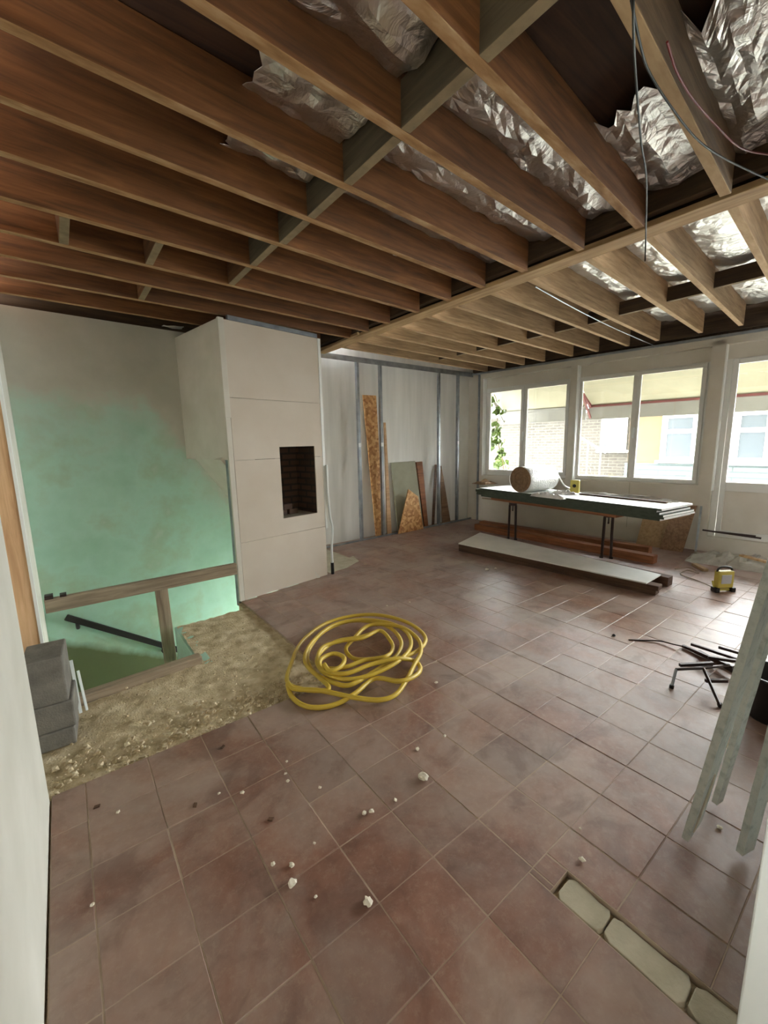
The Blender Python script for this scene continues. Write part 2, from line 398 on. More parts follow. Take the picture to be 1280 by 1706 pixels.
for i, (x0, x1, y0, y1) in enumerate(tiles):
    w, d = x1 - x0 - .0045, y1 - y0 - .0026; cx, cy = (x0 + x1) / 2, (y0 + y1) / 2; dz = random.uniform(-.0012, .0012)
    if i < 300:
        key = (round(w, 3), round(d, 3))
        if key not in cache: cache[key] = tile_mb(w, d).mesh('tile'); cache[key].materials.append(TILE)
        obj('tile', cache[key], TILE, floor, (cx + random.uniform(-.0008, .0008), cy, dz), (random.uniform(-.003, .003), random.uniform(-.003, .003), random.uniform(-.004, .004)))
    else:
        t = tile_mb(w, d); rest.add([(p[0] + cx, p[1] + cy, p[2] + dz) for p in t.v], t.f)
tr = obj('tile_field', rest, TILE, floor); tr['kind'] = 'stuff'
# mortar pieces in the channel
yy = .6
for L in (.15, .22, .21, .24, .25, .22):
    y1 = yy - L; mb = MB(); jit = lambda k=.006: random.uniform(-k, k); sk = random.choice((-.03, .03, .015))
    left = [(CH[0] + .007 + jit(.004), yy - L * q) for q in (.12, .4, .7, .92)]; right = [(CH[1] - .008 + jit(.005), yy - L * q) for q in (.92, .7, .4, .12)]
    pts = [(CH[0] + .025, yy - .003)] + left + [(CH[0] + .03, y1 + .004), (CH[1] - .03, y1 + .004)] + right + [(CH[1] - .022, yy - .003)]
    obj('mortar_piece', mb.hexa(pts, -.029, -.004 + jit(.002)), MORTAR, floor, bevel=.003); yy = y1
# sandy screed surface with crumbs
g = MB(); NX, NY = 60, 76; idx = {}
inside = lambda x, y: not (x < .63 and y > 2.99) and not (y > 3.77 and x < 1.21)
sx = lambda i: -.26 + i * (1.26 + .26) / NX; sy = lambda j: 2.175 + j * (3.97 - 2.175) / NY
for i in range(NX + 1):
    for j in range(NY + 1):
        x, y = sx(i), sy(j); idx[i, j] = len(g.v)
        h = -.022 + .010 * noise.noise(Vector((x * 5, y * 5, 0))) + .010 * noise.noise(Vector((x * 17, y * 17, 3))) + .008 * noise.noise(Vector((x * 45, y * 45, 7)))
        edge = min(1, max(0, (2.32 - y) / .14)) if x < 1.2 else 0
        g.v.append((x, y, h + .014 * edge * (noise.noise(Vector((x * 30, y * 30, 1))) * .8 + .3)))
for i in range(NX):
    for j in range(NY):
        if inside(sx(i + .5), sy(j + .5)):
            g.f.append((idx[i, j], idx[i + 1, j], idx[i + 1, j + 1], idx[i, j + 1])); g.sm.append(True)
o = obj('sandy_screed', g, SAND, floor)
cr = MB()
for _ in range(1100):
    x, y = random.uniform(-.2, 1.23), 2.18 + abs(random.gauss(0, .55))
    if y > 3.9 or not inside(x - .02, y + .02) : continue
    if random.random() < .35: y = random.uniform(2.18, 2.42)
    r = random.choice((.003, .004, .005, .007, .010, .016) if y < 2.5 else (.003, .004, .004, .005, .008)) * random.uniform(.7, 1.3); c = Vector((x, y, -.014 + r * .4))
    a = random.uniform(0, 3)
    v = [c + Vector((math.cos(a + q * 2.1) * r, math.sin(a + q * 2.1) * r * .8, -.5 * r)) for q in range(3)] + [c + Vector((math.cos(a + 1 + q * 2.1) * r * .7, math.sin(a + 1 + q * 2.1) * r * .7, .5 * r)) for q in range(3)]
    cr.add(v, [(0, 1, 2), (3, 4, 5), (0, 1, 4, 3), (1, 2, 5, 4), (2, 0, 3, 5)])
o = obj('rubble_crumbs', cr, PALESTONE, floor); o['kind'] = 'stuff'

# ================================================================ WALLS
# window wall: local x along the wall from the corner, local y outward
WC = Vector((6.2344, 5.178, 0)); WU = Vector((.1045, -.9945, 0)); WN = Vector((.9945, .1045, 0)); WRZ = math.atan2(WU.y, WU.x)
def wpt(t, y, z): return WC + WU * t + WN * y + Vector((0, 0, z))
ww = struct(empty('wall_window', WC, WRZ), 'cream window wall with pillars under the bare joists', 'wall')
BAYS = [(.06, 1.63, .86), (1.735, 3.37, .86), (3.51, 5.15, .2), (5.29, 6.95, .86)]
p = MB(); prev = -.3
for a, b, z0 in BAYS:
    p.box(prev, a, 0, .26, -.3, 2.66); p.box(a, b, 0, .26, -.3, z0); prev = b
p.box(prev, 7.3, 0, .26, -.3, 2.66); obj('pillar_face', p, WALLW, ww)
obj('head_beam', MB().box(-.3, 7.3, 0, .26, 2.6, 2.70), WALLW, ww)
obj('ceiling_angle', MB().box(-.25, 7.3, -.03, -.001, 2.685, 2.715), ZINC, ww)
inf = MB()
for i, (a, b, z0) in enumerate(BAYS): inf.box(a, b, .1, .24, 2.43, 2.6)
obj('head_infill', inf, WALLW, ww)
rs = MB()
for a, b, z0 in BAYS: obj('reveal_strip', MB().box(a, a + .014, -.006, .1, max(z0, .8), 2.6), WHITEP, ww)
obj('wall_stud', MB().box(-.03, .0, -.03, -.002, 0, 2.68), ZINC, ww)
obj('skirt_seam', MB().box(2.5625, 2.5675, -.004, .0, .2, .86), GREENF, ww)
obj('pipe_run', MB().tube([(.1, -.03, .43), (.9, -.03, .42), (1.5, -.03, .4), (2.3, -.03, .39)], .014), RAILW, ww)
def sash(parent, x0, x1, z0, z1, y, w=.05, t=.05):
    m = MB().box(x0, x1, y, y + t, z0, z0 + w).box(x0, x1, y, y + t, z1 - w, z1).box(x0, x0 + w, y, y + t, z0 + w, z1 - w).box(x1 - w, x1, y, y + t, z0 + w, z1 - w)
    s = obj('sash', m, UPVC, parent, bevel=.006)
    obj('pane', MB().box(x0 + w - .005, x1 - w + .005, y + .02, y + .026, z0 + w - .005, z1 - w + .005), GLASS, s)
    return s
def window(name, bay, glass, z0, z1, label, handle_x=None):
    w = struct(empty(name, WC, WRZ), label, 'window'); a, b, _ = bay
    zb = .86
    fr = MB().box(a, glass[0][0] - .05, .10, .18, zb, 2.43).box(glass[-1][1] + .05, b, .10, .18, zb, 2.43)
    fr.box(glass[0][0] - .05, glass[-1][1] + .05, .10, .18, zb, z0 - .05).box(glass[0][0] - .05, glass[-1][1] + .05, .10, .18, z1 + .05, 2.43)
    for (g0, g1), (h0, h1) in zip(glass, glass[1:]): fr.box(g1 + .05, h0 - .05, .10, .18, z0 - .05, z1 + .05)
    obj('frame', fr, UPVC, w, bevel=.005)
    for g0, g1 in glass: sash(w, g0 - .05, g1 + .05, z0 - .05, z1 + .05, .085)
    if handle_x:
        hb = obj('handle', MB().box(handle_x - .014, handle_x + .014, .06, .086, 1.56, 1.64).box(handle_x - .01, handle_x + .01, .045, .062, 1.49, 1.62), WHITEW, w, bevel=.003)
    obj('sill', MB().box(a, b, .02, .1, .84, .865), WALLW, w)
    return w
window('window_1', BAYS[0], [(.156, .765), (.876, 1.54)], .965, 2.35, 'white two-sash window with vine leaves showing behind its glass', .83)
window('window_2', BAYS[1], [(1.785, 2.49), (2.586, 3.28)], .925, 2.365, 'white two-sash window facing the ochre house, next to the glazed door', 2.545)
window('window_3', BAYS[3], [(5.34, 6.05), (6.15, 6.85)], .925, 2.365, 'white two-sash window past the glazed door')
d = struct(empty('door_1', WC, WRZ), 'white glazed door with a grey lower panel beside the window bays', 'door')
a, b, z0 = BAYS[2]
obj('frame', MB().box(a, a + .07, .1, .18, .2, 2.43).box(b - .07, b, .1, .18, .2, 2.43).box(a + .07, b - .07, .1, .18, 2.4, 2.43), UPVC, d, bevel=.005)
for q0, q1 in ((3.585, 4.33), (4.335, 5.075)):
    s = obj('leaf', MB().box(q0, q0 + .055, .085, .14, .195, 2.42).box(q1 - .055, q1, .085, .14, .195, 2.42).box(q0 + .055, q1 - .055, .085, .14, 2.365, 2.42).box(q0 + .055, q1 - .055, .085, .14, .80, .915).box(q0 + .055, q1 - .055, .085, .14, .195, .29), UPVC, d, bevel=.005)
    obj('pane', MB().box(q0 + .05, q1 - .05, .105, .111, .91, 2.37), GLASS, s)
    obj('panel', MB().box(q0 + .05, q1 - .05, .10, .125, .285, .805), WALLW, s)

# stud wall at the back
SA = math.atan(.036); so = Vector((2.6, 5.24, 0))
sw = struct(empty('wall_back', so, SA), 'white plaster back wall behind bare steel studs', 'wall')
obj('plaster_face', MB().box(-.7, 4.1, .13, .3, -.3, 2.95), PLASTER2, sw)
obj('corner_return', MB().box(3.35, 3.62, .06, .14, 0, 2.7), PLASTER, sw)
obj('top_track', MB().box(-.1, 3.62, -.03, .03, 2.69, 2.73).box(-.1, 3.62, -.032, -.028, 2.655, 2.73), ZINC, sw)
obj('bottom_track', MB().box(-.1, 3.62, -.03, .03, .001, .008).box(-.1, 3.62, -.032, -.028, 0, .03), ZINC, sw)
chan = MB().box(-.003, 0, -.026, .024, .01, 2.69).box(0, .036, -.026, -.023, .01, 2.69).box(0, .036, .021, .024, .01, 2.69)
cm = chan.mesh('metal_stud'); cm.materials.append(ZINC)
cl = MB().box(-.008, .04, -.032, -.026, 1.44, 1.5).mesh('stud_clip'); cl.materials.append(WHITEW)
for q in [(599, 905), (636, 894), (731, 876), (762, 868)]:
    P = onplane(q[0], 760, so, (-.036, 1, 0)); lx = (P - so).to_2d().length
    st = obj('metal_stud', cm, ZINC, sw, (lx - .018, 0, 0)); obj('stud_clip', cl, WHITEW, st)

# boxed-out chimney breast
CA = math.atan2(.16, .987); co = Vector((1.226, 3.936, 0))
ch = struct(empty('wall_chimney', co, CA), 'ivory plasterboard chimney casing with a square dark niche', 'wall')
CL = 1.089; n0, n1, nz0, nz1 = .545, .985, .745, 1.478
def panel(z0, z1, y0=0.0):
    m = MB()
    if z1 <= nz0 or z0 >= nz1: m.box(.055, CL, y0, .0125 + y0, z0, z1)
    else:
        m.box(.055, n0, y0, .0125 + y0, z0, z1).box(n1, CL, y0, .0125 + y0, z0, z1)
        if z0 < nz0: m.box(n0, n1, y0, .0125 + y0, z0, nz0)
        if z1 > nz1: m.box(n0, n1, y0, .0125 + y0, nz1, z1)
    return m
for z0, z1 in ((.004, .574), (.577, 1.362), (1.365, 1.93), (1.933, 2.6)):
    obj('plasterboard_panel', panel(z0, z1), BOARDC, ch, (random.uniform(-.001, .001), random.uniform(-.001, .001), 0))
obj('corner_strip', MB().box(.0, .048, -.008, .02, .004, 1.75).box(-.003, .051, -.012, .02, 1.75, 2.61), PAPER, ch, bevel=.003)
obj('corner_post', MB().box(.002, .05, .02, .07, -.05, 1.37), ZINC, ch)
obj('edge_strip', MB().box(CL + .002, CL + .035, -.004, .06, .55, 2.6), WHITEP, ch)
obj('top_channel', MB().box(.09, CL - .01, -.012, .02, 2.602, 2.64), ZINC, ch)
obj('left_cheek', MB().box(.0, .03, .02, .95, 1.372, 2.6), PAPER, ch)
obj('right_cheek', MB().box(CL - .02, CL, .013, 1.2, .0, 2.6), PAPER, ch)
nb = boxuv(obj('niche_brick', MB().box(n0 - .05, n1 + .05, .36, .4, nz0 - .05, nz1 + .05).box(n0 - .05, n0 - .012, .012, .36, nz0 - .05, nz1 + .05).box(n1 + .012, n1 + .05, .012, .36, nz0 - .05, nz1 + .05).box(n0 - .05, n1 + .05, .012, .36, nz1 + .012, nz1 + .05), DKBRICK, ch))
obj('niche_shelf', MB().box(n0 - .05, n1 + .05, .013, .36, nz0 - .05, nz0 - .004), MORTAR, ch)
for bx0, bz0 in ((n0 + .06, 0), (n0 + .2, 0), (n0 + .13, .06)):
    obj('loose_brick', MB().box(bx0, bx0 + .11, .18, .33, nz0 + bz0 - .003, nz0 + bz0 + .055), DARKT, ch, bevel=.004)
# sloping soffit of the stair below
sf = MB().poly([(1.18, 4.02, 1.372), (1.52, 4.02, .9), (2.3, 4.1, -.2), (2.3, 5.1, -.2), (1.50, 4.92, .9), (1.16, 4.92, 1.372)], (.02, 0, .02))
struct(obj('trim_1', sf, PAPER), 'pale sloping soffit over the stair behind the chimney casing', 'soffit')

# stairwell
SWA = math.atan(.1); bo = Vector((-.4, 4.722, 0))
sb = struct(empty('wall_stairwell', bo, SWA), 'green and white painted wall over the stairwell', 'wall')
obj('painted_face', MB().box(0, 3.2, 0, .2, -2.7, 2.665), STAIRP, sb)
obj('wall_head', MB().box(-1.3, 3.2, .06, .25, 2.665, 2.95), DARKW, sb)
sl = struct(empty('wall_stair_side'), 'narrow pale side wall at the head of the stairs', 'wall')
obj('plaster_face', MB().hexa([(-.205, 2.97), (-.275, 4.76), (-.40, 4.76), (-.35, 2.97)], -2.7, 2.66), PLASTER, sl)
obj('side_lining', MB().box(-.42, -.325, 2.05, 3.0, -2.7, 2.66), PLASTER, sl)
obj('side_head', MB().box(-1.3, -1.2, -2.2, 5.2, 2.6, 2.9), DARKW, sl)
plank('stud_post', (-.2535, 2.955, -.03), (-.2535, 2.955, 2.66), .093, .03, POSTW, sl, twist=R(90))
obj('board_edge', MB().box(-.207, -.193, 2.935, 2.98, -.03, 2.0), WHITEP, sl)
# the pit and its steps
pit = struct(empty('floor_stairwell'), 'shadowed steps going down inside the stairwell', 'stairs')
obj('pit_side', MB().box(.612, .70, 2.985, 3.787, -2.7, -.026).box(-.3, .612, 2.92, 2.985, -2.7, -.031).box(.70, 2.7, 3.72, 3.787, -2.7, -.031), STAIRP, pit)
obj('pit_end', MB().box(2.9, 3.0, 3.72, 5.2, -2.7, -1.9).box(2.9, 3.0, 3.72, 4.05, -1.9, -.3).box(2.9, 3.0, 4.75, 5.2, -1.9, -.3).box(2.9, 3.0, 4.05, 4.75, -1.35, -.3).box(-.5, -.4, 2.9, 5.2, -2.7, -.3).box(2.3, 3.0, 3.78, 5.2, -.31, -.2), PLASTER, pit)  # end wall has an unseen opening, added to light the stairwell from below
obj('pit_floor', MB().box(-.4, 3.0, 2.9, 5.2, -2.8, -2.7), GROUT, pit)
for i in range(9):
    obj('step', MB().box(-.2 + i * .25, .07 + i * .25, 3.79, 4.70 , -1.2 - .17 * i, -1.0 - .17 * i), RAILW, pit)

# near left wall, partition end on the right, rear wall
wl = struct(obj('wall_left', MB().box(-.32, -.207, -.8, 2.17, -.03, 2.66).box(-.32, -.207, -2.1, -1.5, -.03, 2.66).box(-.32, -.207, -1.5, -.8, -.03, 1.1).box(-.32, -.207, -1.5, -.8, 1.9, 2.66), PLASTER, bevel=.012), 'white plastered wall along the near side of the tiles', 'wall')  # unseen stretch has an added opening that lights the partition end
wr = struct(obj('wall_right', MB().box(1.05, 2.7, -.02, .118, -.03, 2.66), WHITEW, bevel=.004), 'white end of a partition wall cut by the frame', 'wall')
rear = MB(); RY = -2.1
rear.box(-1.7, 7.6, RY - .15, RY, -.03, 3.05)
struct(obj('wall_rear', rear, PLASTER), 'plain white rear wall behind the viewer', 'wall')

# ================================================================ CEILING
ce = struct(empty('ceiling'), 'stripped ceiling of bare timber joists with foil insulation between them', 'ceiling')
JL = [(.20, .41), (.565, .79), (.93, 1.175), (1.326, 1.515), (1.73, 1.917), (2.07, 2.285), (2.42, 2.64), (2.82, 3.03), (3.22, 3.46), (3.6, 3.82), (4.0, 4.15), (4.42, 4.62)]
TH = .046
def jy(i, x): a, b = JL[i]; return a + (b - a) * x / 2.72 - TH / 2
for i in range(len(JL)):
    xe = 2.735 if i < 11 else 2.6
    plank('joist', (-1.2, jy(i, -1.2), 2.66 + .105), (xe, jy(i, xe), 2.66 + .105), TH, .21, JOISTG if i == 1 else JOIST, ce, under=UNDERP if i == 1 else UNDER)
for i in range(-2, 0):
    plank('joist', (-1.2, .2 + i * .37 - .1, 2.765), (2.735, .41 + i * .37, 2.765), TH, .21, JOIST, ce)
RJ = [.45, .85, 1.26, 1.64, 2.10, 2.46, 2.87, 3.25, 3.71, 4.08, 4.46, 4.84]
def ry(i, x): return RJ[i] + .08 * (x - 3.12) - TH / 2
for i in range(len(RJ)):
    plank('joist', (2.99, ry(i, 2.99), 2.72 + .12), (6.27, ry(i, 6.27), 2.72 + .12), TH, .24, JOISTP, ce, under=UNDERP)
for i in (-1, -2, -3, -4):
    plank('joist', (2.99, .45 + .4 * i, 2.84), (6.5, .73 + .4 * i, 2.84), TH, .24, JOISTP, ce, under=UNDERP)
# noggings
def nog(i, x, mat, zb=2.66, h=.16, f=jy):
    a, b = f(i, x) + TH / 2, f(i + 1, x) - TH / 2
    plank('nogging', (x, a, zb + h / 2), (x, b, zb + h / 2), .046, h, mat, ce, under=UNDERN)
for i in range(0, 7): nog(i, 1.18 if i < 6 else 1.15, NOG)
for i, x in ((7, .16), (7, .60), (7, 1.14), (9, .66)): nog(i, x, JOIST, h=.14)
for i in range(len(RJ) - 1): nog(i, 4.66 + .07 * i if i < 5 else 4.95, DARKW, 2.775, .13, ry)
# header, strip, decks
plank('header', (2.79, -2.0, 2.80), (2.79, 5.1, 2.80), .06, .14, DARKW, ce)
plank('header', (2.95, -2.0, 2.81), (2.95, 5.15, 2.81), .06, .20, DARKW, ce)  # beam added behind the strip to keep the empty gap dark
plank('trim_strip', (2.892, -2.0, 2.697), (2.882, 5.1, 2.697), .15, .034, STRIP, ce)
plank('batten', (2.72, 3.95, 2.672), (2.80, 5.0, 2.672), .03, .03, STRIP, ce)
obj('deck', MB().box(-1.7, 2.93, -2.3, 5.6, 2.875, 2.93), DECK, ce)
obj('deck', MB().box(2.93, 7.4, -2.2, 5.7, 3.0, 3.05), DECK, ce)
obj('gap_closer', MB().hexa([(6.42, 5.6), (6.95, -2.2), (7.4, -2.2), (6.9, 5.6)], 2.70, 3.0), DARKW, ce)
plank('wall_plate', (6.30, 5.4, 2.87), (6.86, -2.0, 2.87), .05, .25, DARKW, ce)
def foil(name, xa, xb, ya, yb, z, sag=.04, amp=.02, nx=26, ny=9, seed=0, ragged=0.0):
    mb = MB()
    for i in range(nx + 1):
        for j in range(ny + 1):
            u, v = i / nx, j / ny; x = xa + (xb - xa) * u
            if ragged: x += ragged * (1 - u) * noise.noise(Vector((v * 4, seed, 0)))
            y = ya(x) * (1 - v) + yb(x) * v
            h = z - sag * math.sin(math.pi * v) * (.6 + .6 * noise.noise(Vector((u * 3, seed, 2))))
            h += amp * noise.noise(Vector((x * 5, y * 11, seed))) + amp * .35 * noise.noise(Vector((x * 16, y * 22, seed + 5)))
            mb.v.append((x, y, h))
    for i in range(nx):
        for j in range(ny):
            a = i * (ny + 1) + j; mb.f.append((a, a + ny + 1, a + ny + 2, a + 1)); mb.sm.append(False)
    o = obj(name, mb, FOIL, ce); md = o.modifiers.new('thickness', 'SOLIDIFY'); md.thickness = .002
    return o
def lbay(i): return (lambda x: jy(i, x) + TH / 2 + .002), (lambda x: jy(i + 1, x) - TH / 2 - .002)
def rbay(i): return (lambda x: ry(i, x) + TH / 2 + .002), (lambda x: ry(i + 1, x) - TH / 2 - .002)
spans = {0: [(1.75, 2.74)], 1: [(2.0, 2.74), (.6, 1.22)], 2: [(1.22, 2.74), (.55, 1.14)], 3: [(1.24, 2.74), (.7, 1.14)], 4: [(1.24, 2.74), (.72, 1.14)], 5: [(1.3, 2.74)], 6: [(1.6, 2.74)]}
for i, sp in spans.items():
    for k, (xa, xb) in enumerate(sp):
        ya, yb = lbay(i); foil('insulation_foil', xa, xb, ya, yb, 2.845 if k == 0 else 2.82, .055, .03, seed=i * 3 + k, ragged=.25 if k == 0 else .1)
for i in range(len(RJ) - 1):
    ya, yb = rbay(i); foil('insulation_foil', 3.0, 6.28, ya, yb, 2.95, .03, .016, nx=60, seed=40 + i)
foil('insulation_foil', .95, 1.13, lambda x: 4.69, lambda x: 4.80, 2.68, .01, .02, 8, 5, 77)
# cables
def cable(name, pts, r, mat, label):
    return tag(obj(name, MB().tube(catmull(pts, 8), r, 6), mat), label, 'cable')
cable('green_cable', [(1.28, .60, 2.66), (1.31, .608, 2.60), (1.52, .69, 2.62), (1.9, .82, 2.615), (2.2, .915, 2.62), (2.78, 1.138, 2.625), (2.80, 1.14, 2.50)], .0038, GREENW, 'dark green cable dropping past the pale ceiling strip')
cable('green_cable', [fl(1052, 0, 2.63), fl(1066, 70, 2.63), fl(1082, 120, 2.63), fl(1120, 180, 2.62), fl(1165, 235, 2.62), fl(1215, 268, 2.63), fl(1290, 303, 2.64)], .0038, GREENW, 'dark green cable curving across the joist to the frame edge')
cable('red_cable', [fl(1112, 70, 2.64), fl(1128, 120, 2.635), fl(1155, 165, 2.64), fl(1190, 205, 2.65), fl(1225, 240, 2.65), fl(1250, 252, 2.66), fl(1290, 258, 2.67)], .0038, REDW, 'thin red cable running beside the pale joist overhead')
cable('beige_cable', [fl(0, 22, 2.70), fl(120, 78, 2.70), fl(240, 135, 2.70), fl(340, 185, 2.70), fl(430, 232, 2.70)], .004, BEIGEW, 'thin beige cable stapled along an aged joist')
cable('grey_cable', [fl(893, 478, 2.70), fl(960, 515, 2.70), fl(1020, 545, 2.70), fl(1095, 578, 2.70)], .005, ZINC, 'thin grey cable running under the pale joists to the windows')

# ================================================================ STAIR HEAD
gr = tag(empty('guard_rail', (.5, 3.9, 0)), 'dusty low timber guard rail across the stair opening', 'rail')
plank('top_rail', (-.715, 0, .348), (.705, 0, .352), .05, .105, RAILW, gr)
plank('post', (.075, .01, -.6), (.06, .01, .297), .095, .05, RAILW, gr, twist=R(90))
obj('end_bracket', MB().box(-.71, -.66, -.03, .03, .4, .43), STEELD, gr)
obj('end_bracket', MB().box(-.62, -.58, -.03, .03, .402, .42), STEELD, gr)
hr = tag(empty('stair_handrail', (0, 4.70, 0)), 'black sloping handrail fixed on the green stair wall', 'handrail')
r0, r1 = Vector((-.125, 0, -.03)), Vector((1.15, .10, -.95))
obj('rail', MB().bar(r0, r1, .03, .055), IRON, hr, bevel=.006)
for t in (.06, .6):
    p0 = r0.lerp(r1, t); obj('bracket', MB().tube([p0 - Vector((0, 0, .02)), p0 + Vector((.0, .0, -.075)), p0 + Vector((0, .06, -.085))], .016, 8), IRON, hr)
tag(plank('curb_timber', (-.16, 2.975, -.005), (.635, 3.035, -.005), .075, .07, RAILW), 'weathered timber curb at the edge of the stair opening', 'timber')
def block(label, x0, x1, y0, y1, z0, z1, rz):
    c = ((x0 + x1) / 2, (y0 + y1) / 2, z0)
    o = obj('concrete_block', MB().box(-(x1 - x0) / 2, (x1 - x0) / 2, -(y1 - y0) / 2, (y1 - y0) / 2, 0, z1 - z0), CEMENT, None, c, (0, 0, rz), bevel=.008)
    return tag(o, label, 'block', 'concrete blocks stacked at the stair head')
block('dark grey concrete slab at the bottom of the block stack', -.272, -.092, 2.56, 2.80, -.018, .078, R(-4))
block('grey concrete block in the middle of the stack by the wall', -.268, -.082, 2.565, 2.80, .0785, .225, R(-4))
block('grey concrete block topping the stack beside the timber post', -.266, -.098, 2.565, 2.81, .2255, .472, R(-4))
pv = tag(empty('white_trunking', (-.075, 2.85, 0)), 'white plastic trunking strips standing behind the concrete blocks', 'trunking')
obj('strip', MB().bar((.0, 0, -.018), (-.01, .06, .29), .016, .01), WHITEW, pv)
obj('strip', MB().bar((.03, .01, -.018), (.015, .05, .22), .012, .01), WHITEW, pv)

# ================================================================ HOSE
hp = [(740, 290, 3), (640, 325, 4), (520, 345, 4), (440, 395, 4), (410, 450, 4), (450, 515, 3), (560, 550, 3), (700, 525, 3), (840, 455, 4), (910, 375, 4), (890, 300, 3), (800, 250, 3), (650, 232, 3), (500, 260, 3), (390, 345, 3), (345, 440, 3), (400, 520, 2), (520, 575, 2), (600, 575, 2),
      (720, 505, 2), (830, 430, 3), (860, 350, 3), (800, 275, 2), (690, 240, 2), (560, 245, 2), (440, 300, 2), (365, 400, 2), (375, 490, 2), (470, 585, 2), (440, 610, 1),
      (320, 600, 1), (252, 560, 1), (275, 460, 1), (330, 350, 1), (450, 255, 1), (600, 212, 1), (750, 208, 1), (900, 250, 1), (988, 325, 1), (950, 395, 2), (830, 440, 3), (680, 445, 3), (560, 485, 3), (460, 490, 3), (415, 450, 5), (440, 380, 5), (540, 345, 5),
      (650, 330, 5), (745, 290, 5), (800, 340, 3), (815, 390, 2), (770, 430, 4), (640, 445, 2), (585, 425, 1), (565, 385, 1), (600, 340, 2), (690, 262, 4), (850, 268, 4), (945, 330, 3), (965, 400, 3), (930, 470, 2), (890, 550, 2), (830, 630, 1), (740, 660, 1), (600, 645, 1), (430, 610, 2), (290, 600, 2), (255, 570, 2), (275, 640, 0), (340, 690, 0), (430, 700, 0), (530, 675, 0), (620, 620, 1), (720, 545, 1), (850, 560, 3), (935, 530, 2), (962, 490, 1), (930, 452, 1), (840, 440, 5), (700, 470, 5), (560, 520, 5), (440, 500, 5), (430, 445, 6), (500, 412, 6), (555, 435, 6), (540, 478, 6), (480, 505, 6), (450, 470, 7)]
pts = []
for x, y, lv in hp:
    z = .017 + lv * .0125; q = fl(400 + x / 3.2, 960 + y / 3.2, z); pts.append((q.x, q.y, z))
tag(obj('garden_hose', MB().tube(catmull(pts, 7), .0145, 10), HOSE), 'coiled yellow hose lying on the tiles', 'hose')

# ================================================================ BOARDS LEANING ON THE STUD WALL
def leaning(name, px_top, px_bot, mat, label, cat, ytop=.10, ybot=-.0, t=.018, edge=None):
    """px_top/px_bot: left and right pixels of upper and lower ends; depth from the stud line it leans between"""
    n = Vector((-.036, 1, 0)).normalized()
    P = [onplane(*q, so + n * ybot, n) for q in px_bot] + [onplane(*q, so + n * ytop, n) for q in reversed(px_top)]
    zb = min(P[0].z, P[1].z)
    for q in P[:2]: q.z = .0095 if ybot > -.03 else .002
    return tag(obj(name, MB().poly(P, n * t), mat, bevel=.002), label, cat)
leaning('osb_plank', [(605, 658), (627, 659)], [(627, 893), (640, 890)], OSB, 'tall narrow strip of particle board leaning between two studs', 'board', .105, .034)
leaning('thin_batten', [(640, 704), (643, 704)], [(646, 889), (653, 888)], POSTW, 'thin pale batten leaning beside a steel stud', 'batten', .10, .034)
leaning('grey_board', [(652, 771), (692, 768)], [(664, 887), (706, 882)], GREENF, 'grey green plasterboard offcut leaning behind a particle board piece', 'board', .10, .034, .025)
leaning('osb_offcut', [(681, 815), (697, 827)], [(664, 888), (706, 883)], OSB, 'pointed particle board offcut propped in front of the grey board', 'board', -.02, -.06)
leaning('brown_plank', [(694, 770), (704, 769)], [(708, 882), (714, 880)], BROWNT, 'dark brown plank edge leaning right of the grey board', 'plank', .095, .034, .03)
leaning('dark_strip', [(725, 774), (729, 774)], [(720, 876), (724, 875)], DARKT, 'short dark strip leaning behind a steel stud', 'strip', .10, .034, .012)
leaning('timber_wedge', [(733, 776), (736, 776)], [(738, 872), (751, 868)], BROWNB, 'slim tan timber offcut leaning between the last studs', 'timber', .10, .034, .02)
pc = [onplane(x, y, co + Vector((1.09, .165, 0)), (-.16, .987, 0)) for x, y in ((540, 775), (542, 820), (546, 860), (550, 880), (549, 915), (550, 938))]
pc = [(p.x + .03, p.y - .0, max(p.z, .03)) for p in pc]
cd = tag(empty('loose_conduit', (0, 0, 0)), 'white flexible conduit hanging at the edge of the chimney casing', 'conduit')
obj('tube', MB().tube(catmull(pc, 6), .014, 8), WHITEW, cd)
obj('end_cap', MB().tube([pc[-1], (pc[-1][0], pc[-1][1], .002)], .02, 8), BLACK, cd)

# ================================================================ TRESTLE TABLE AND BOARD STACK
TZ = .735; ta = fl(1103, 848, TZ); tb = fl(792, 812, TZ); te = fl(1145, 836, TZ)
tu = (tb - ta).normalized(); tv = Vector((tu.y, -tu.x, 0)); TL = (tb - ta).length; TW = .68
trz = math.atan2(tu.y, tu.x)
def sheet(name, z, t, off, L, y0, W, mat_edge, mat_top, label, group):
    s = tag(empty(name, ta + tu * off + Vector((0, 0, z - TZ)), trz), label, 'board', group)
    c_ = obj('core', MB().box(0, L, -y0 - W, -y0, 0, t - .0015), mat_edge, s); c_.data.materials.append(WHITEP); c_.data.polygons[5].material_index = 1; c_.data.polygons[3].material_index = 1
    obj('face_paper', MB().box(0.001, L - .001, -y0 - W + .001, -y0 - .001, t - .0015, t), mat_top, s)
    return s
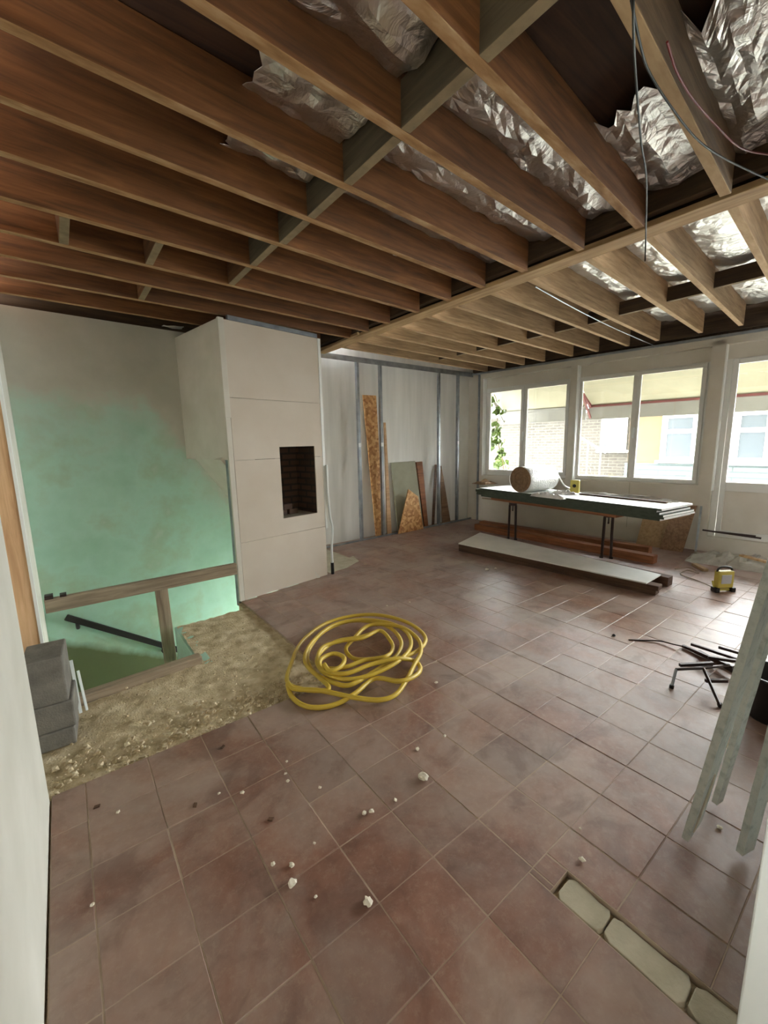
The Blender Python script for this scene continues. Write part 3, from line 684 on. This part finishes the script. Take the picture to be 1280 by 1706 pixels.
# tv points away from the window? choose sign so that the stack extends towards the windows
flip = 1 if tv.x > 0 else -1
ords = ['top', 'second', 'third', 'fourth', 'fifth', 'bottom']
for i in range(6):
    z = TZ - .0225 * (i + 1)
    sheet('plasterboard_sheet', z, .0221, [.0, .05, .02, -.02, -.03, .01][i], TL - [.1, .06, .03, .02, .0, .15][i] * (1), random.uniform(-.001, .001), TW, GREENB, WHITEP if i == 0 else GREENB,
          ['topmost white faced plasterboard sheet of the green edged stack', 'second plasterboard sheet from the top of the stack on the trestles', 'third plasterboard sheet from the top of the stack on the trestles', 'fourth plasterboard sheet from the top of the stack on the trestles', 'fifth plasterboard sheet from the top of the stack on the trestles', 'lowest plasterboard sheet of the stack on the trestles'][i], 'plasterboard sheets on the trestles')
zb = TZ - .0225 * 6 - .001
for k, (off, L, y0, W, nm) in enumerate([(.5, TL - .85, .015, .2, 'brown support board under the front edge of the plasterboard stack'), (.45, TL - .7, .5, .2, 'brown support board under the rear edge of the plasterboard stack')]):
    s = ta + tu * off; o = obj('support_board', MB().box(0, L, -y0 - W, -y0, 0, .035), BROWNT, None, (s.x, s.y, zb - .0355), (0, 0, trz)); tag(o, nm, 'board', 'support boards on the trestles')
ztr = zb - .036
def trestle(f1, f2, label):
    a, b = fl(*f1), fl(*f2); c = (a + b) / 2; t = tag(empty('steel_trestle', (c.x, c.y, 0), math.atan2(c.y, c.x) + math.pi / 2), label, 'trestle', 'steel trestles under the board stack')
    xw = [-.05, .05]
    for y in (.0, -.68):
        for x in xw:
            lg = obj('leg', MB().tube([(x * 1.02, y, .0), (x * .9, y, ztr - .03)], .0155, 8), STEELD, t)
            obj('foot', MB().box(x * 1.1 - .02, x * 1.1 + .02, y - .02, y + .02, 0, .02), BLACK, lg)
    obj('head_bar', MB().box(-.05, .05, -.70, .04, ztr - .035, ztr), STEELD, t)
    obj('stretcher', MB().box(-.01, .01, -.68, -.0, ztr - .12, ztr - .1), STEELD, t)
    return t
trestle((848, 899), (858, 899), 'steel trestle under the board stack near the insulation roll')
trestle((1005, 930), (1015, 930), 'steel trestle under the board stack near the yellow work light')
# insulation roll
rc = fl(866, 821, TZ); e2 = fl(930, 814, TZ); ax = Vector((e2.x - rc.x, e2.y - rc.y, 0)).normalized(); RR = .205
roll = tag(empty('insulation_roll', (rc.x, rc.y, TZ), math.atan2(ax.y, ax.x)), 'foil faced insulation roll with brown end on the board stack', 'roll')
mb = MB(); n = 36
for k, (x, rr) in enumerate(((0, RR * .96), (.012, RR), (.15, RR * .985), (.3, RR), (.45, RR * .98), (.6, RR * .97))):
    mb.v += [(x, math.cos(2 * math.pi * i / n) * rr * (1 + .02 * noise.noise(Vector((i * .4, x * 5, 0)))), RR * .94 + math.sin(2 * math.pi * i / n) * rr * .94) for i in range(n)]
for k in range(5):
    for i in range(n): mb.f.append((k * n + i, k * n + (i + 1) % n, (k + 1) * n + (i + 1) % n, (k + 1) * n + i)); mb.sm.append(True)
obj('foil_wrap', mb, FOILW, roll)
sp = MB(); sp.tube([(-.004, math.cos(a * .5) * (.02 + a * .0061), RR * .94 + math.sin(a * .5) * (.02 + a * .0061) * .94) for a in [i * .5 for i in range(48)]], .0065, 5)
obj('wool_spiral', sp, WOOL, roll)
obj('wool_end', MB().add([(.002, math.cos(2 * math.pi * i / n) * RR * .95, RR * .94 + math.sin(2 * math.pi * i / n) * RR * .9) for i in range(n)], [tuple(range(n))]), WOOL, roll)
obj('loose_flap', MB().tube(catmull([(.6, -.1, .3), (.63, -.14, .25), (.68, -.17, .16), (.75, -.2, .06), (.85, -.22, .02)], 6), [.012] * 24 + [.006], 6), FOIL, roll)
def crumple(name, c, L, W, h, rz, mat, label, cat, seed, z=TZ):
    mb = MB(); nx, ny = 18, 8
    for i in range(nx + 1):
        for j in range(ny + 1):
            u, v = i / nx, j / ny; e = math.sin(math.pi * u) ** .5 * math.sin(math.pi * v) ** .5
            mb.v.append(((u - .5) * L * (1 + .1 * noise.noise(Vector((v * 5, seed, 1)))), (v - .5) * W * (1 + .25 * noise.noise(Vector((u * 5, seed, 2)))), .002 + e * h * (.5 + abs(noise.noise(Vector((u * 7, v * 4, seed)))) * 1.6)))
    for i in range(nx):
        for j in range(ny):
            a = i * (ny + 1) + j; mb.f.append((a, a + ny + 1, a + ny + 2, a + 1)); mb.sm.append(False)
    o = obj(name, mb, mat, None, (c[0], c[1], z), (0, 0, rz)); md = o.modifiers.new('thick', 'SOLIDIFY'); md.thickness = .002; md.offset = 1
    return tag(o, label, cat)
q = fl(912, 829, TZ); crumple('crumpled_foil', q, .5, .1, .07, trz, FOIL, 'crumpled foil scraps lying along the foot of the insulation roll', 'foil', 3)
q = fl(941, 820, TZ + .02); crumple('foil_strip', q, .34, .08, .045, trz + .1, FOIL, 'loose foil strip between the roll and the small yellow box', 'foil', 8)
q = fl(808, 806, TZ); crumple('wool_scrap', q, .3, .35, .06, trz, WOOL, 'brown wool scrap at the far end of the board stack', 'wool', 5)
q = ta + tu * .62 - Vector((tu.y, -tu.x, 0)) * (-flip) * 0
side = Vector((tu.y, -tu.x, 0)) * flip
q = ta + tu * .75 + side * .62; crumple('plastic_sheeting', q, 1.2, .2, .035, trz, RUBBLE, 'rumpled plastic sheeting along the rear of the board stack', 'sheeting', 11)
q = ta + tu * .72 + side * .45; tag(obj('dark_batten', MB().box(-.55, .55, -.02, .02, 0, .018), DARKT, None, (q.x, q.y, TZ + .0005), (0, 0, trz + .02), bevel=.002), 'thin dark batten lying on the white topmost sheet', 'batten')
q = fl(979, 818, TZ); yb = tag(empty('yellow_box', (q.x, q.y, TZ), trz + R(20)), 'small yellow laser level box standing on the board stack', 'box')
if (q - ta).dot(side) > TW - .08: q2 = ta + tu * (q - ta).dot(tu) + side * (TW - .1); yb.location = (q2.x, q2.y, TZ)
obj('case', MB().box(-.06, .06, -.035, .035, 0, .18), YELLOW, yb, bevel=.008)
for s in (-1, 1):
    obj('dial', MB().tube([(0, s * .034, .1), (0, s * .039, .1)], .025, 14), BLACK, yb)
    obj('front_plate', MB().box(-.045, .045, s * .0352 - .001, s * .0352 + .001, .03, .16), YELLOW, yb)

# ================================================================ WHITE SHEET ON TIMBERS, PLANKS BEHIND
wz = .112
A, B, C_, D_ = fl(764, 905, wz), fl(1077, 971, wz), fl(1102, 957, wz), fl(800, 887, wz)
tag(obj('white_sheet', MB().hexa([(v.x, v.y) for v in (A, B, C_, D_)], wz - .0125, wz), WHITEP), 'white plasterboard sheet lying on dark timbers on the floor', 'board')
zt = wz - .013
e1 = fl(1098, 977, zt); fdir = (A - e1); fdir.z = 0; fdir.normalize(); inn = Vector((-fdir.y, fdir.x, 0)); inn = inn if inn.x > 0 else -inn
s0 = Vector((A.x, A.y, 0)) + inn * .06; s1 = Vector((e1.x, e1.y, 0)) + inn * .05
tag(plank('timber_beam', s0 + Vector((0, 0, zt - .0245)), s1 + Vector((0, 0, zt - .0245)), .11, .048, DARKT), 'upper dark timber under the front edge of the white sheet', 'timber')
tag(plank('timber_beam', s0 + Vector((0, 0, zt - .0735)), s1 + Vector((0, .02, zt - .0735)), .11, .048, DARKT), 'lower dark timber under the front edge of the white sheet', 'timber')
e3 = fl(1119, 960, zt); d0 = Vector((D_.x, D_.y, 0)) - inn * .07; d1 = Vector((e3.x, e3.y, 0)) - inn * .02
tag(plank('timber_beam', d0 + Vector((0, 0, zt - .0485)), d1 + Vector((0, 0, zt - .0485)), .11, .096, DARKT), 'dark timber poking out under the rear edge of the white sheet', 'timber')
tag(plank('long_plank', (5.53, 4.62, .052), (5.52, 1.88, .052), .13, .1, BROWNT), 'front brown timber plank on the floor behind the white sheet', 'plank')
tag(plank('long_plank', (5.70, 4.66, .062), (5.83, 2.05, .062), .13, .12, BROWNT), 'rear brown timber plank on the floor near the window wall', 'plank')

# offcuts leaning on the window wall under the stack's end
def wlean(name, t0, t1, z1, dy, mat, label, t=.02, skew=0.0):
    P = [wpt(t0, -dy, .002), wpt(t1, -dy, .002), wpt(t1 + skew, -.03, z1), wpt(t0 + skew, -.03, z1)]
    return tag(obj(name, MB().poly(P, -WN * t), mat), label, 'board')
wlean('tan_offcut', 2.75, 3.12, .5, .16, TANB, 'broad tan board offcut leaning on the wall under the window', .015, .05)
wlean('brown_offcut', 3.06, 3.32, .60, .24, BROWNB, 'tall brown board offcut leaning beneath the end of the board stack', .02, .07)
wlean('thin_steel_strip', 3.42, 3.445, .6, .10, ZINC, 'thin steel strip standing against the wall beside the brown offcut', .004)
tag(obj('dark_bar', MB().bar(wpt(3.47, -.02, .285), wpt(4.05, -.03, .262), .02, .02), STEELD), 'longer dark metal bar lying across the sill of the glazed door', 'bar')
tag(obj('dark_bar', MB().bar(wpt(3.55, -.045, .285), wpt(4.0, -.05, .285), .018, .018), STEELD), 'shorter dark metal bar in front of the longer one at the glazed door', 'bar')
# work light
f0 = fl(1204, 985); wlm = tag(empty('work_light', (f0.x, f0.y, 0), R(-35)), 'yellow portable work light standing on the floor', 'work light')
obj('housing', MB().box(-.08, .08, -.03, .03, .04, .21), YELLOW, wlm, bevel=.012)
obj('lens', MB().box(-.05, .05, -.034, -.028, .085, .175), LENS, wlm, bevel=.004)
obj('stand', MB().tube([(-.085, .0, .02), (-.085, .03, .1)], .008).tube([(.085, 0, .02), (.085, .03, .1)], .008).bar((-.085, 0, .02), (.085, 0, .02), .02, .02), YELLOW, wlm)
obj('handle', MB().tube(catmull([(-.075, 0, .2), (-.06, 0, .235), (0, 0, .248), (.06, 0, .235), (.075, 0, .2)], 5), .009), BLACK, wlm)
for s in (-1, 1): obj('foot', MB().box(s * .08 - .02, s * .08 + .02, -.04, .03, 0, .045), BLACK, wlm, bevel=.006)
cable('light_cable', [(f0.x - .02, f0.y + .05, .02), fl(1165, 968, .01), fl(1135, 957, .01), fl(1145, 950, .01), fl(1165, 955, .012), fl(1150, 946, .01), fl(1125, 948, .01)], .005, BEIGEW, 'pale flex trailing from the yellow work light')
tag(plank('timber_offcut', fl(1157, 940, .016), fl(1176, 950, .016), .06, .03, TANB), 'small pale timber offcut beside the work light', 'timber')
q = fl(1245, 950); crumple('dust_sheet', (q.x + .2, q.y + .1), 1.0, .5, .12, WRZ, RUBBLE, 'crumpled grey dust sheet heaped below the glazed door', 'dust sheet', 21, 0.0)
q = fl(1262, 925, .1); tag(obj('pale_batten', MB().bar(fl(1235, 925, .19), fl(1300, 942, .19), .05, .02), STRIP), 'pale batten lying over the crumpled dust sheet', 'batten')

# ================================================================ METAL BARS, STRAIGHTEDGES, BUCKET
tf = tag(empty('folding_leg', (0, 0, 0)), 'dark steel folding leg frame lying on the pile of bars', 'leg frame')
def pz(x, y, z): q = fl(x, y, z); return (q.x, q.y, z)
a0, a1, a2 = pz(1127, 1115, .10), pz(1172, 1113, .10), pz(1215, 1108, .085)
obj('crossbar', MB().tube([a0, a1, a2], .009, 7), STEELD, tf)
obj('leg', MB().tube([a0, pz(1120, 1143, .012)], .008, 7), ZINC, tf); obj('foot', MB().tube([pz(1120, 1141, .02), pz(1119, 1146, .0)], .013, 8), BLACK, tf)
obj('leg', MB().tube([a1, pz(1200, 1176, .012)], .009, 7), STEELD, tf); obj('foot', MB().tube([pz(1199, 1172, .02), pz(1201, 1178, .0)], .013, 8), BLACK, tf)
bars = [((1138, 1076), (1228, 1117), 'lowest long'), ((1152, 1073), (1235, 1100), 'rear long'), ((1148, 1080), (1222, 1112), 'middle'), ((1198, 1078), (1240, 1090), 'short rear'), ((1133, 1108), (1188, 1105), 'slim front'), ((1165, 1085), (1225, 1120), 'tilted'), ((1176, 1134), (1212, 1134), 'small flat'), ((1180, 1095), (1238, 1103), 'topmost')]
for i, (p, q, w) in enumerate(bars):
    z = .012 + .02 * (i % 4) if i not in (4, 7) else .11
    tag(obj('steel_bar', MB().bar(pz(*p, z), pz(*q, z + .004), .018, .018), STEELD), f'{w} dark steel bar in the pile on the floor', 'bar', 'steel bars piled on the floor')
cable('thin_wire', [pz(1048, 1066, .004), pz(1075, 1067, .005), pz(1100, 1068, .012), pz(1125, 1074, .02), pz(1140, 1077, .03)], .005, STEELD, 'thin dark wire trailing from the steel bars')
obj_ = tag(obj('rubber_plug', MB().tube([pz(1023, 1059, .001), pz(1023, 1058, .012)], [.014, .009], 10), BLACK), 'tiny black rubber plug alone on the tiles', 'plug')
def straightedge(a, b, w, t, label, lip=True):
    a, b = Vector(a), Vector(b); L = (b - a).length
    s = tag(empty('straightedge', a), label, 'straightedge', 'plaster-splashed straightedges leaning at the partition')
    d = (b - a).normalized(); face = (EYE - a); face = (face - d * face.dot(d)).normalized(); sd = d.cross(face)
    s.rotation_euler = Matrix((d, sd, face)).transposed().to_euler()
    mb = MB(); n = 24; pr = []
    for i in range(n + 1):
        u = i / n; jl = .004 * noise.noise(Vector((u * 14, 0, w * 100))); jr = .004 * noise.noise(Vector((u * 14, 5, w * 100)))
        x = L * u + (.01 if i == 0 else 0)
        mb.v += [(x, -w / 2 + jl, -t / 2), (x, w / 2 + jr, -t / 2), (x, w / 2 + jr, t / 2), (x, -w / 2 + jl, t / 2)]
    for i in range(n):
        for k in range(4): mb.f.append((i * 4 + k, i * 4 + (k + 1) % 4, i * 4 + 4 + (k + 1) % 4, i * 4 + 4 + k)); mb.sm.append(False)
    mb.f += [(3, 2, 1, 0), (n * 4, n * 4 + 1, n * 4 + 2, n * 4 + 3)]; mb.sm += [False, False]
    obj('profile', mb, ALUSPL, s)
    if lip: obj('plaster_lip', MB().tube(catmull([(.3, -w * .1, t / 2), (.22, -.0, t / 2 + .003), (.12, w * .2, t / 2 + .002), (.04, w * .28, t / 2)], 5), .005, 6), CHIP, s)
    return s
foot1 = fl(1152, 1388)
u1 = ray(1262, 1040) ; mid1 = EYE + u1 * (1.75 / u1.length)
dirn = (mid1 - foot1); tp = foot1 + dirn * (1.55 / dirn.z)
straightedge(foot1 + Vector((0, 0, .012)), tp, .128, .022, 'wide plaster-splashed aluminium straightedge leaning beside the steel bars')
f3 = fl(1194, 1342); u3 = ray(1284, 1040); m3_ = EYE + u3 * (1.98 / u3.length); d3 = m3_ - f3
straightedge(f3 + Vector((0, 0, .012)), f3 + d3 * (1.5 / d3.z), .04, .02, 'narrow grey straightedge behind the wide splashed one', False)
f2 = fl(1240, 1424); u2 = ray(1283, 1262); m2 = EYE + u2 * (2.06 / u2.length); dd = m2 - f2
straightedge(f2 + Vector((0, 0, .012)), f2 + dd * (1.2 / dd.z), .062, .022, 'shorter splashed straightedge half hidden by the partition end', False)
bk = fl(1286, 1196); bu = tag(empty('mortar_bucket', (bk.x, bk.y, 0)), 'black rubber mortar bucket behind the straightedges', 'bucket')
mb = MB(); prof = [(.10, 0), (.105, .01), (.135, .24), (.145, .245), (.145, .255), (.13, .255), (.1, .02)]; n = 28
for r, z in prof: mb.v += [(math.cos(2 * math.pi * i / n) * r, math.sin(2 * math.pi * i / n) * r, z) for i in range(n)]
for k in range(len(prof) - 1):
    for i in range(n): mb.f.append((k * n + i, k * n + (i + 1) % n, (k + 1) * n + (i + 1) % n, (k + 1) * n + i)); mb.sm.append(True)
mb.f += [tuple(range(n - 1, -1, -1)), tuple((len(prof) - 1) * n + i for i in range(n))]; mb.sm += [False, False]
obj('body', mb, BLACK, bu)
obj('handle', MB().tube(catmull([(-.14, 0, .24), (-.11, -.08, .2), (0, -.15, .17), (.11, -.08, .2), (.14, 0, .24)], 6), .004, 6), ZINC, bu)

# ================================================================ CRUMBS OF PLASTER ON THE TILES
chips = [(706, 1298, .028), (607, 1356, .012), (619, 1354, .014), (487, 1474, .02), (613, 1505, .02), (486, 1443, .013), (455, 1441, .01), (476, 1290, .009), (480, 1302, .010), (478, 1270, .008), (533, 1313, .009), (659, 1334, .01), (154, 1509, .01), (197, 1354, .01), (365, 1323, .008), (970, 1434, .013), (524, 1406, .007), (526, 1495, .007), (967, 1381, .006), (1199, 1380, .012), (404, 1322, .012), (741, 1227, .01), (696, 1249, .012), (727, 1138, .012), (645, 1010, .012), (683, 1004, .012), (812, 950, .03), (826, 948, .02)]
for i, (x, y, r) in enumerate(chips):
    c = fl(x, y); bm = bmesh.new(); bmesh.ops.create_icosphere(bm, subdivisions=2, radius=r * .8)
    for v in bm.verts: v.co *= random.uniform(.65, 1.15); v.co.z *= .55; v.co.x *= 1.15
    zmin = min(v.co.z for v in bm.verts)
    for v in bm.verts: v.co.z -= zmin
    me = bpy.data.meshes.new('plaster_chip'); bm.to_mesh(me); bm.free()
    lab = 'small pale plaster crumb lying loose on the terracotta tiles'
    lab = {15: 'small pale plaster crumb at the head of the mortar filled channel', 26: 'broad pale plaster smear of crumbs in front of the white sheet', 27: 'pale plaster crumb next to the smear before the white sheet', 12: 'pale plaster crumb alone on the grout line nearest the near white wall', 19: 'pale plaster crumb between the two splashed straightedge feet'}.get(i, lab)
    if i == 0: lab = 'largest flattened plaster crumb in the middle of the tiles'
    tag(obj('plaster_chip', me, CHIP, None, (c.x, c.y, .0005), (0, 0, random.uniform(0, 6))), lab, 'crumb', 'plaster crumbs on the tiles')
for i, (x, y) in enumerate([(161, 1345), (325, 1343), (452, 1366), (372, 1245)]):
    c = fl(x, y); tag(obj('dark_chip', MB().poly([(-.012, -.006, 0), (.01, -.008, 0), (.014, .004, 0), (-.006, .008, 0)], (0, 0, .006)), DARKT, None, (c.x, c.y, .0005), (0, 0, i * 1.3)), 'small dark splinter lying on the terracotta tiles', 'splinter', 'dark splinters on the tiles')

# ================================================================ OUTSIDE
struct(obj('ground_outside', MB().hexa([tuple(wpt(-9, .27, 0).xy), tuple(wpt(14, .27, 0).xy), tuple(wpt(14, 16, 0).xy), tuple(wpt(-9, 16, 0).xy)], -.5, -.35), GROUND), 'pale paved yard outside the windows', 'ground')
struct(obj('wall_upper_facade', MB().box(-6, 12, .02, .3, 3.06, 9.0), WALLW, None, WC, (0, 0, WRZ)), 'upper outside wall above the window bays', 'wall')  # unseen upper storey, added to cut sky light on the house opposite
aw = tag(empty('awning', WC, WRZ), 'extended cream awning with red edged grey valance outside the windows', 'awning')
def awn(t0, t1, nm):
    L = 1.2
    obj('canopy', MB().poly([(t0, .3, 2.86), (t1, .3, 2.86), (t1, L, 2.075), (t0, L, 2.075)], (0, 0, .008)), FABRIC, aw)
    obj('valance', MB().box(t0, t1, L, L + .006, 1.855, 2.045), VALANCE, aw)
    obj('front_rail', MB().box(t0, t1, L - .03, L + .03, 2.04, 2.075), RED if nm else VALANCE, aw)
    obj('hem', MB().box(t0, t1, L - .003, L + .009, 1.828, 1.858), VALANCE, aw)
awn(-.29, 1.43, 0); awn(1.47, 4.5, 1)
for t in (1.45, -.28):
    mt = RED if t > 0 else VALANCE
    obj('arm', MB().bar((t + .06, .3, 2.5), (t + .06, 1.2, 2.05), .04, .04).bar((t + .06, .75, 2.28), (t + .06, 1.2, 1.86), .03, .03), mt, aw)
def house(name, t0, t1, y, z1, mat, label):
    h = tag(empty(name, WC, WRZ), label, 'building')
    boxuv(obj('wall', MB().box(t0, t1, y, y + .4, -.5, z1), mat, h)); return h
hy = 6.0
h1 = house('brick_house', -9, .75, hy + .42, 2.25, PALEB, 'pale brick house wall seen past the vine')
h2 = house('ochre_house', .75, 5.6, hy, 2.3, OCHRE, 'ochre rendered house with white framed windows across the yard')
boxuv(obj('siding', MB().box(.7, 5.6, hy - .05, hy, -.35, .82), SIDING, h2))
def hwin(h, a, b, z0, z1, y):
    w = obj('window', MB().box(a - .12, b + .12, y - .05, y - .005, z0 - .1, z0).box(a - .12, b + .12, y - .05, y - .005, z1, z1 + .1).box(a - .12, a, y - .05, y - .005, z0, z1).box(b, b + .12, y - .05, y - .005, z0, z1).box(a, b, y - .04, y - .005, (z0 + z1) / 2 + .1, (z0 + z1) / 2 + .2), WHITEW, h)
    obj('pane', MB().box(a, b, y - .02, y - .008, z0, z1), SHADEG, w)
    obj('sill', MB().box(a - .2, b + .2, y - .12, y, z0 - .16, z0 - .1), WHITEW, w)
hwin(h2, 1.62, 2.15, 1.0, 1.96, hy); hwin(h2, 2.30, 2.75, 1.0, 1.96, hy); hwin(h2, 3.05, 3.5, .98, 1.95, hy); hwin(h2, 3.7, 4.2, .98, 1.95, hy)
hwin(h1, .0, .45, 1.25, 2.0, hy + .42)
for h_, q0, q1, yy_, zz_ in ((h1, -9, .74, hy + .42, 2.25), (h2, .75, 5.6, hy, 2.3)): obj('eave', MB().box(q0, q1, yy_ - .45, yy_ + .5, zz_, zz_ + .1), WHITEW, h_)
st_ = tag(empty('outside_rail', WC, WRZ), 'thin grey sloping stair rail against the pale brick house', 'railing')
obj('rail', MB().bar((-.55, hy - .3, 1.62), (.28, hy - .3, 1.10), .03, .05), ZINC, st_)
for t, z in ((-.2, 1.4), (.15, 1.18)): obj('post', MB().bar((t, hy - .3, -.35), (t, hy - .3, z), .03, .03), ZINC, st_)
# vine
vn = tag(empty('climbing_vine', WC, WRZ), 'green climbing vine hanging outside the first window', 'vine')
vs = [(-.10, .62, 2.38), (-.04, .62, 2.25), (.0, .60, 2.0), (-.04, .62, 1.7), (.04, .60, 1.4), (.12, .62, 1.1), (.16, .62, .7), (.14, .62, -.35)]
vpath = catmull(vs, 8); obj('stem', MB().tube(vpath, .008, 6), VINE, vn)
lf = MB().add([(0, 0, 0), (.035, -.02, .01), (.06, 0, .0), (.035, .02, .01), (.045, -.045, -.004), (.045, .045, -.004), (.085, -.02, -.006), (.085, .02, -.006), (.11, 0, -.012)],
             [(0, 1, 2), (0, 2, 3), (0, 4, 1), (0, 3, 5), (1, 4, 6), (1, 6, 2), (3, 7, 5), (3, 2, 7), (2, 6, 8), (2, 8, 7)]).mesh('leaf'); lf.materials.append(LEAF)
for i in range(64):
    p = vpath[int(random.random() ** .7 * 46)]; s = random.uniform(1.0, 1.9)
    o = obj('leaf', lf, LEAF, vn, (p.x + random.uniform(-.1, .12), p.y + random.uniform(-.08, .08), p.z + random.uniform(-.06, .06)), (random.uniform(.8, 2.2), random.uniform(-.5, .5), random.uniform(-2.6, -.5))); o.scale = (s, s, s)

# ---------------------------------------------------------------- daylight portals in the openings
def portal(c, rot, sx_, sy_):
    l = bpy.data.lights.new('portal', 'AREA'); l.shape = 'RECTANGLE'; l.size = sx_; l.size_y = sy_; l.cycles.is_portal = True
    o = bpy.data.objects.new('portal', l); COL.objects.link(o); o.matrix_world = Matrix.Translation(c) @ rot; return o
for a, b, z0 in BAYS:
    x = -WN; z = -x; y = Vector((0, 0, 1)); xx = y.cross(z)
    portal(wpt((a + b) / 2, .25, 1.65), Matrix((xx, y, z)).transposed().to_4x4() @ Matrix.Rotation(0, 4, 'X'), b - a, 1.6)
portal(Vector((-.3, -1.15, 1.5)), Matrix(((0, 0, -1), (-1, 0, 0), (0, 1, 0))).to_4x4(), .7, .8)  # portal for the added opening in the left wall
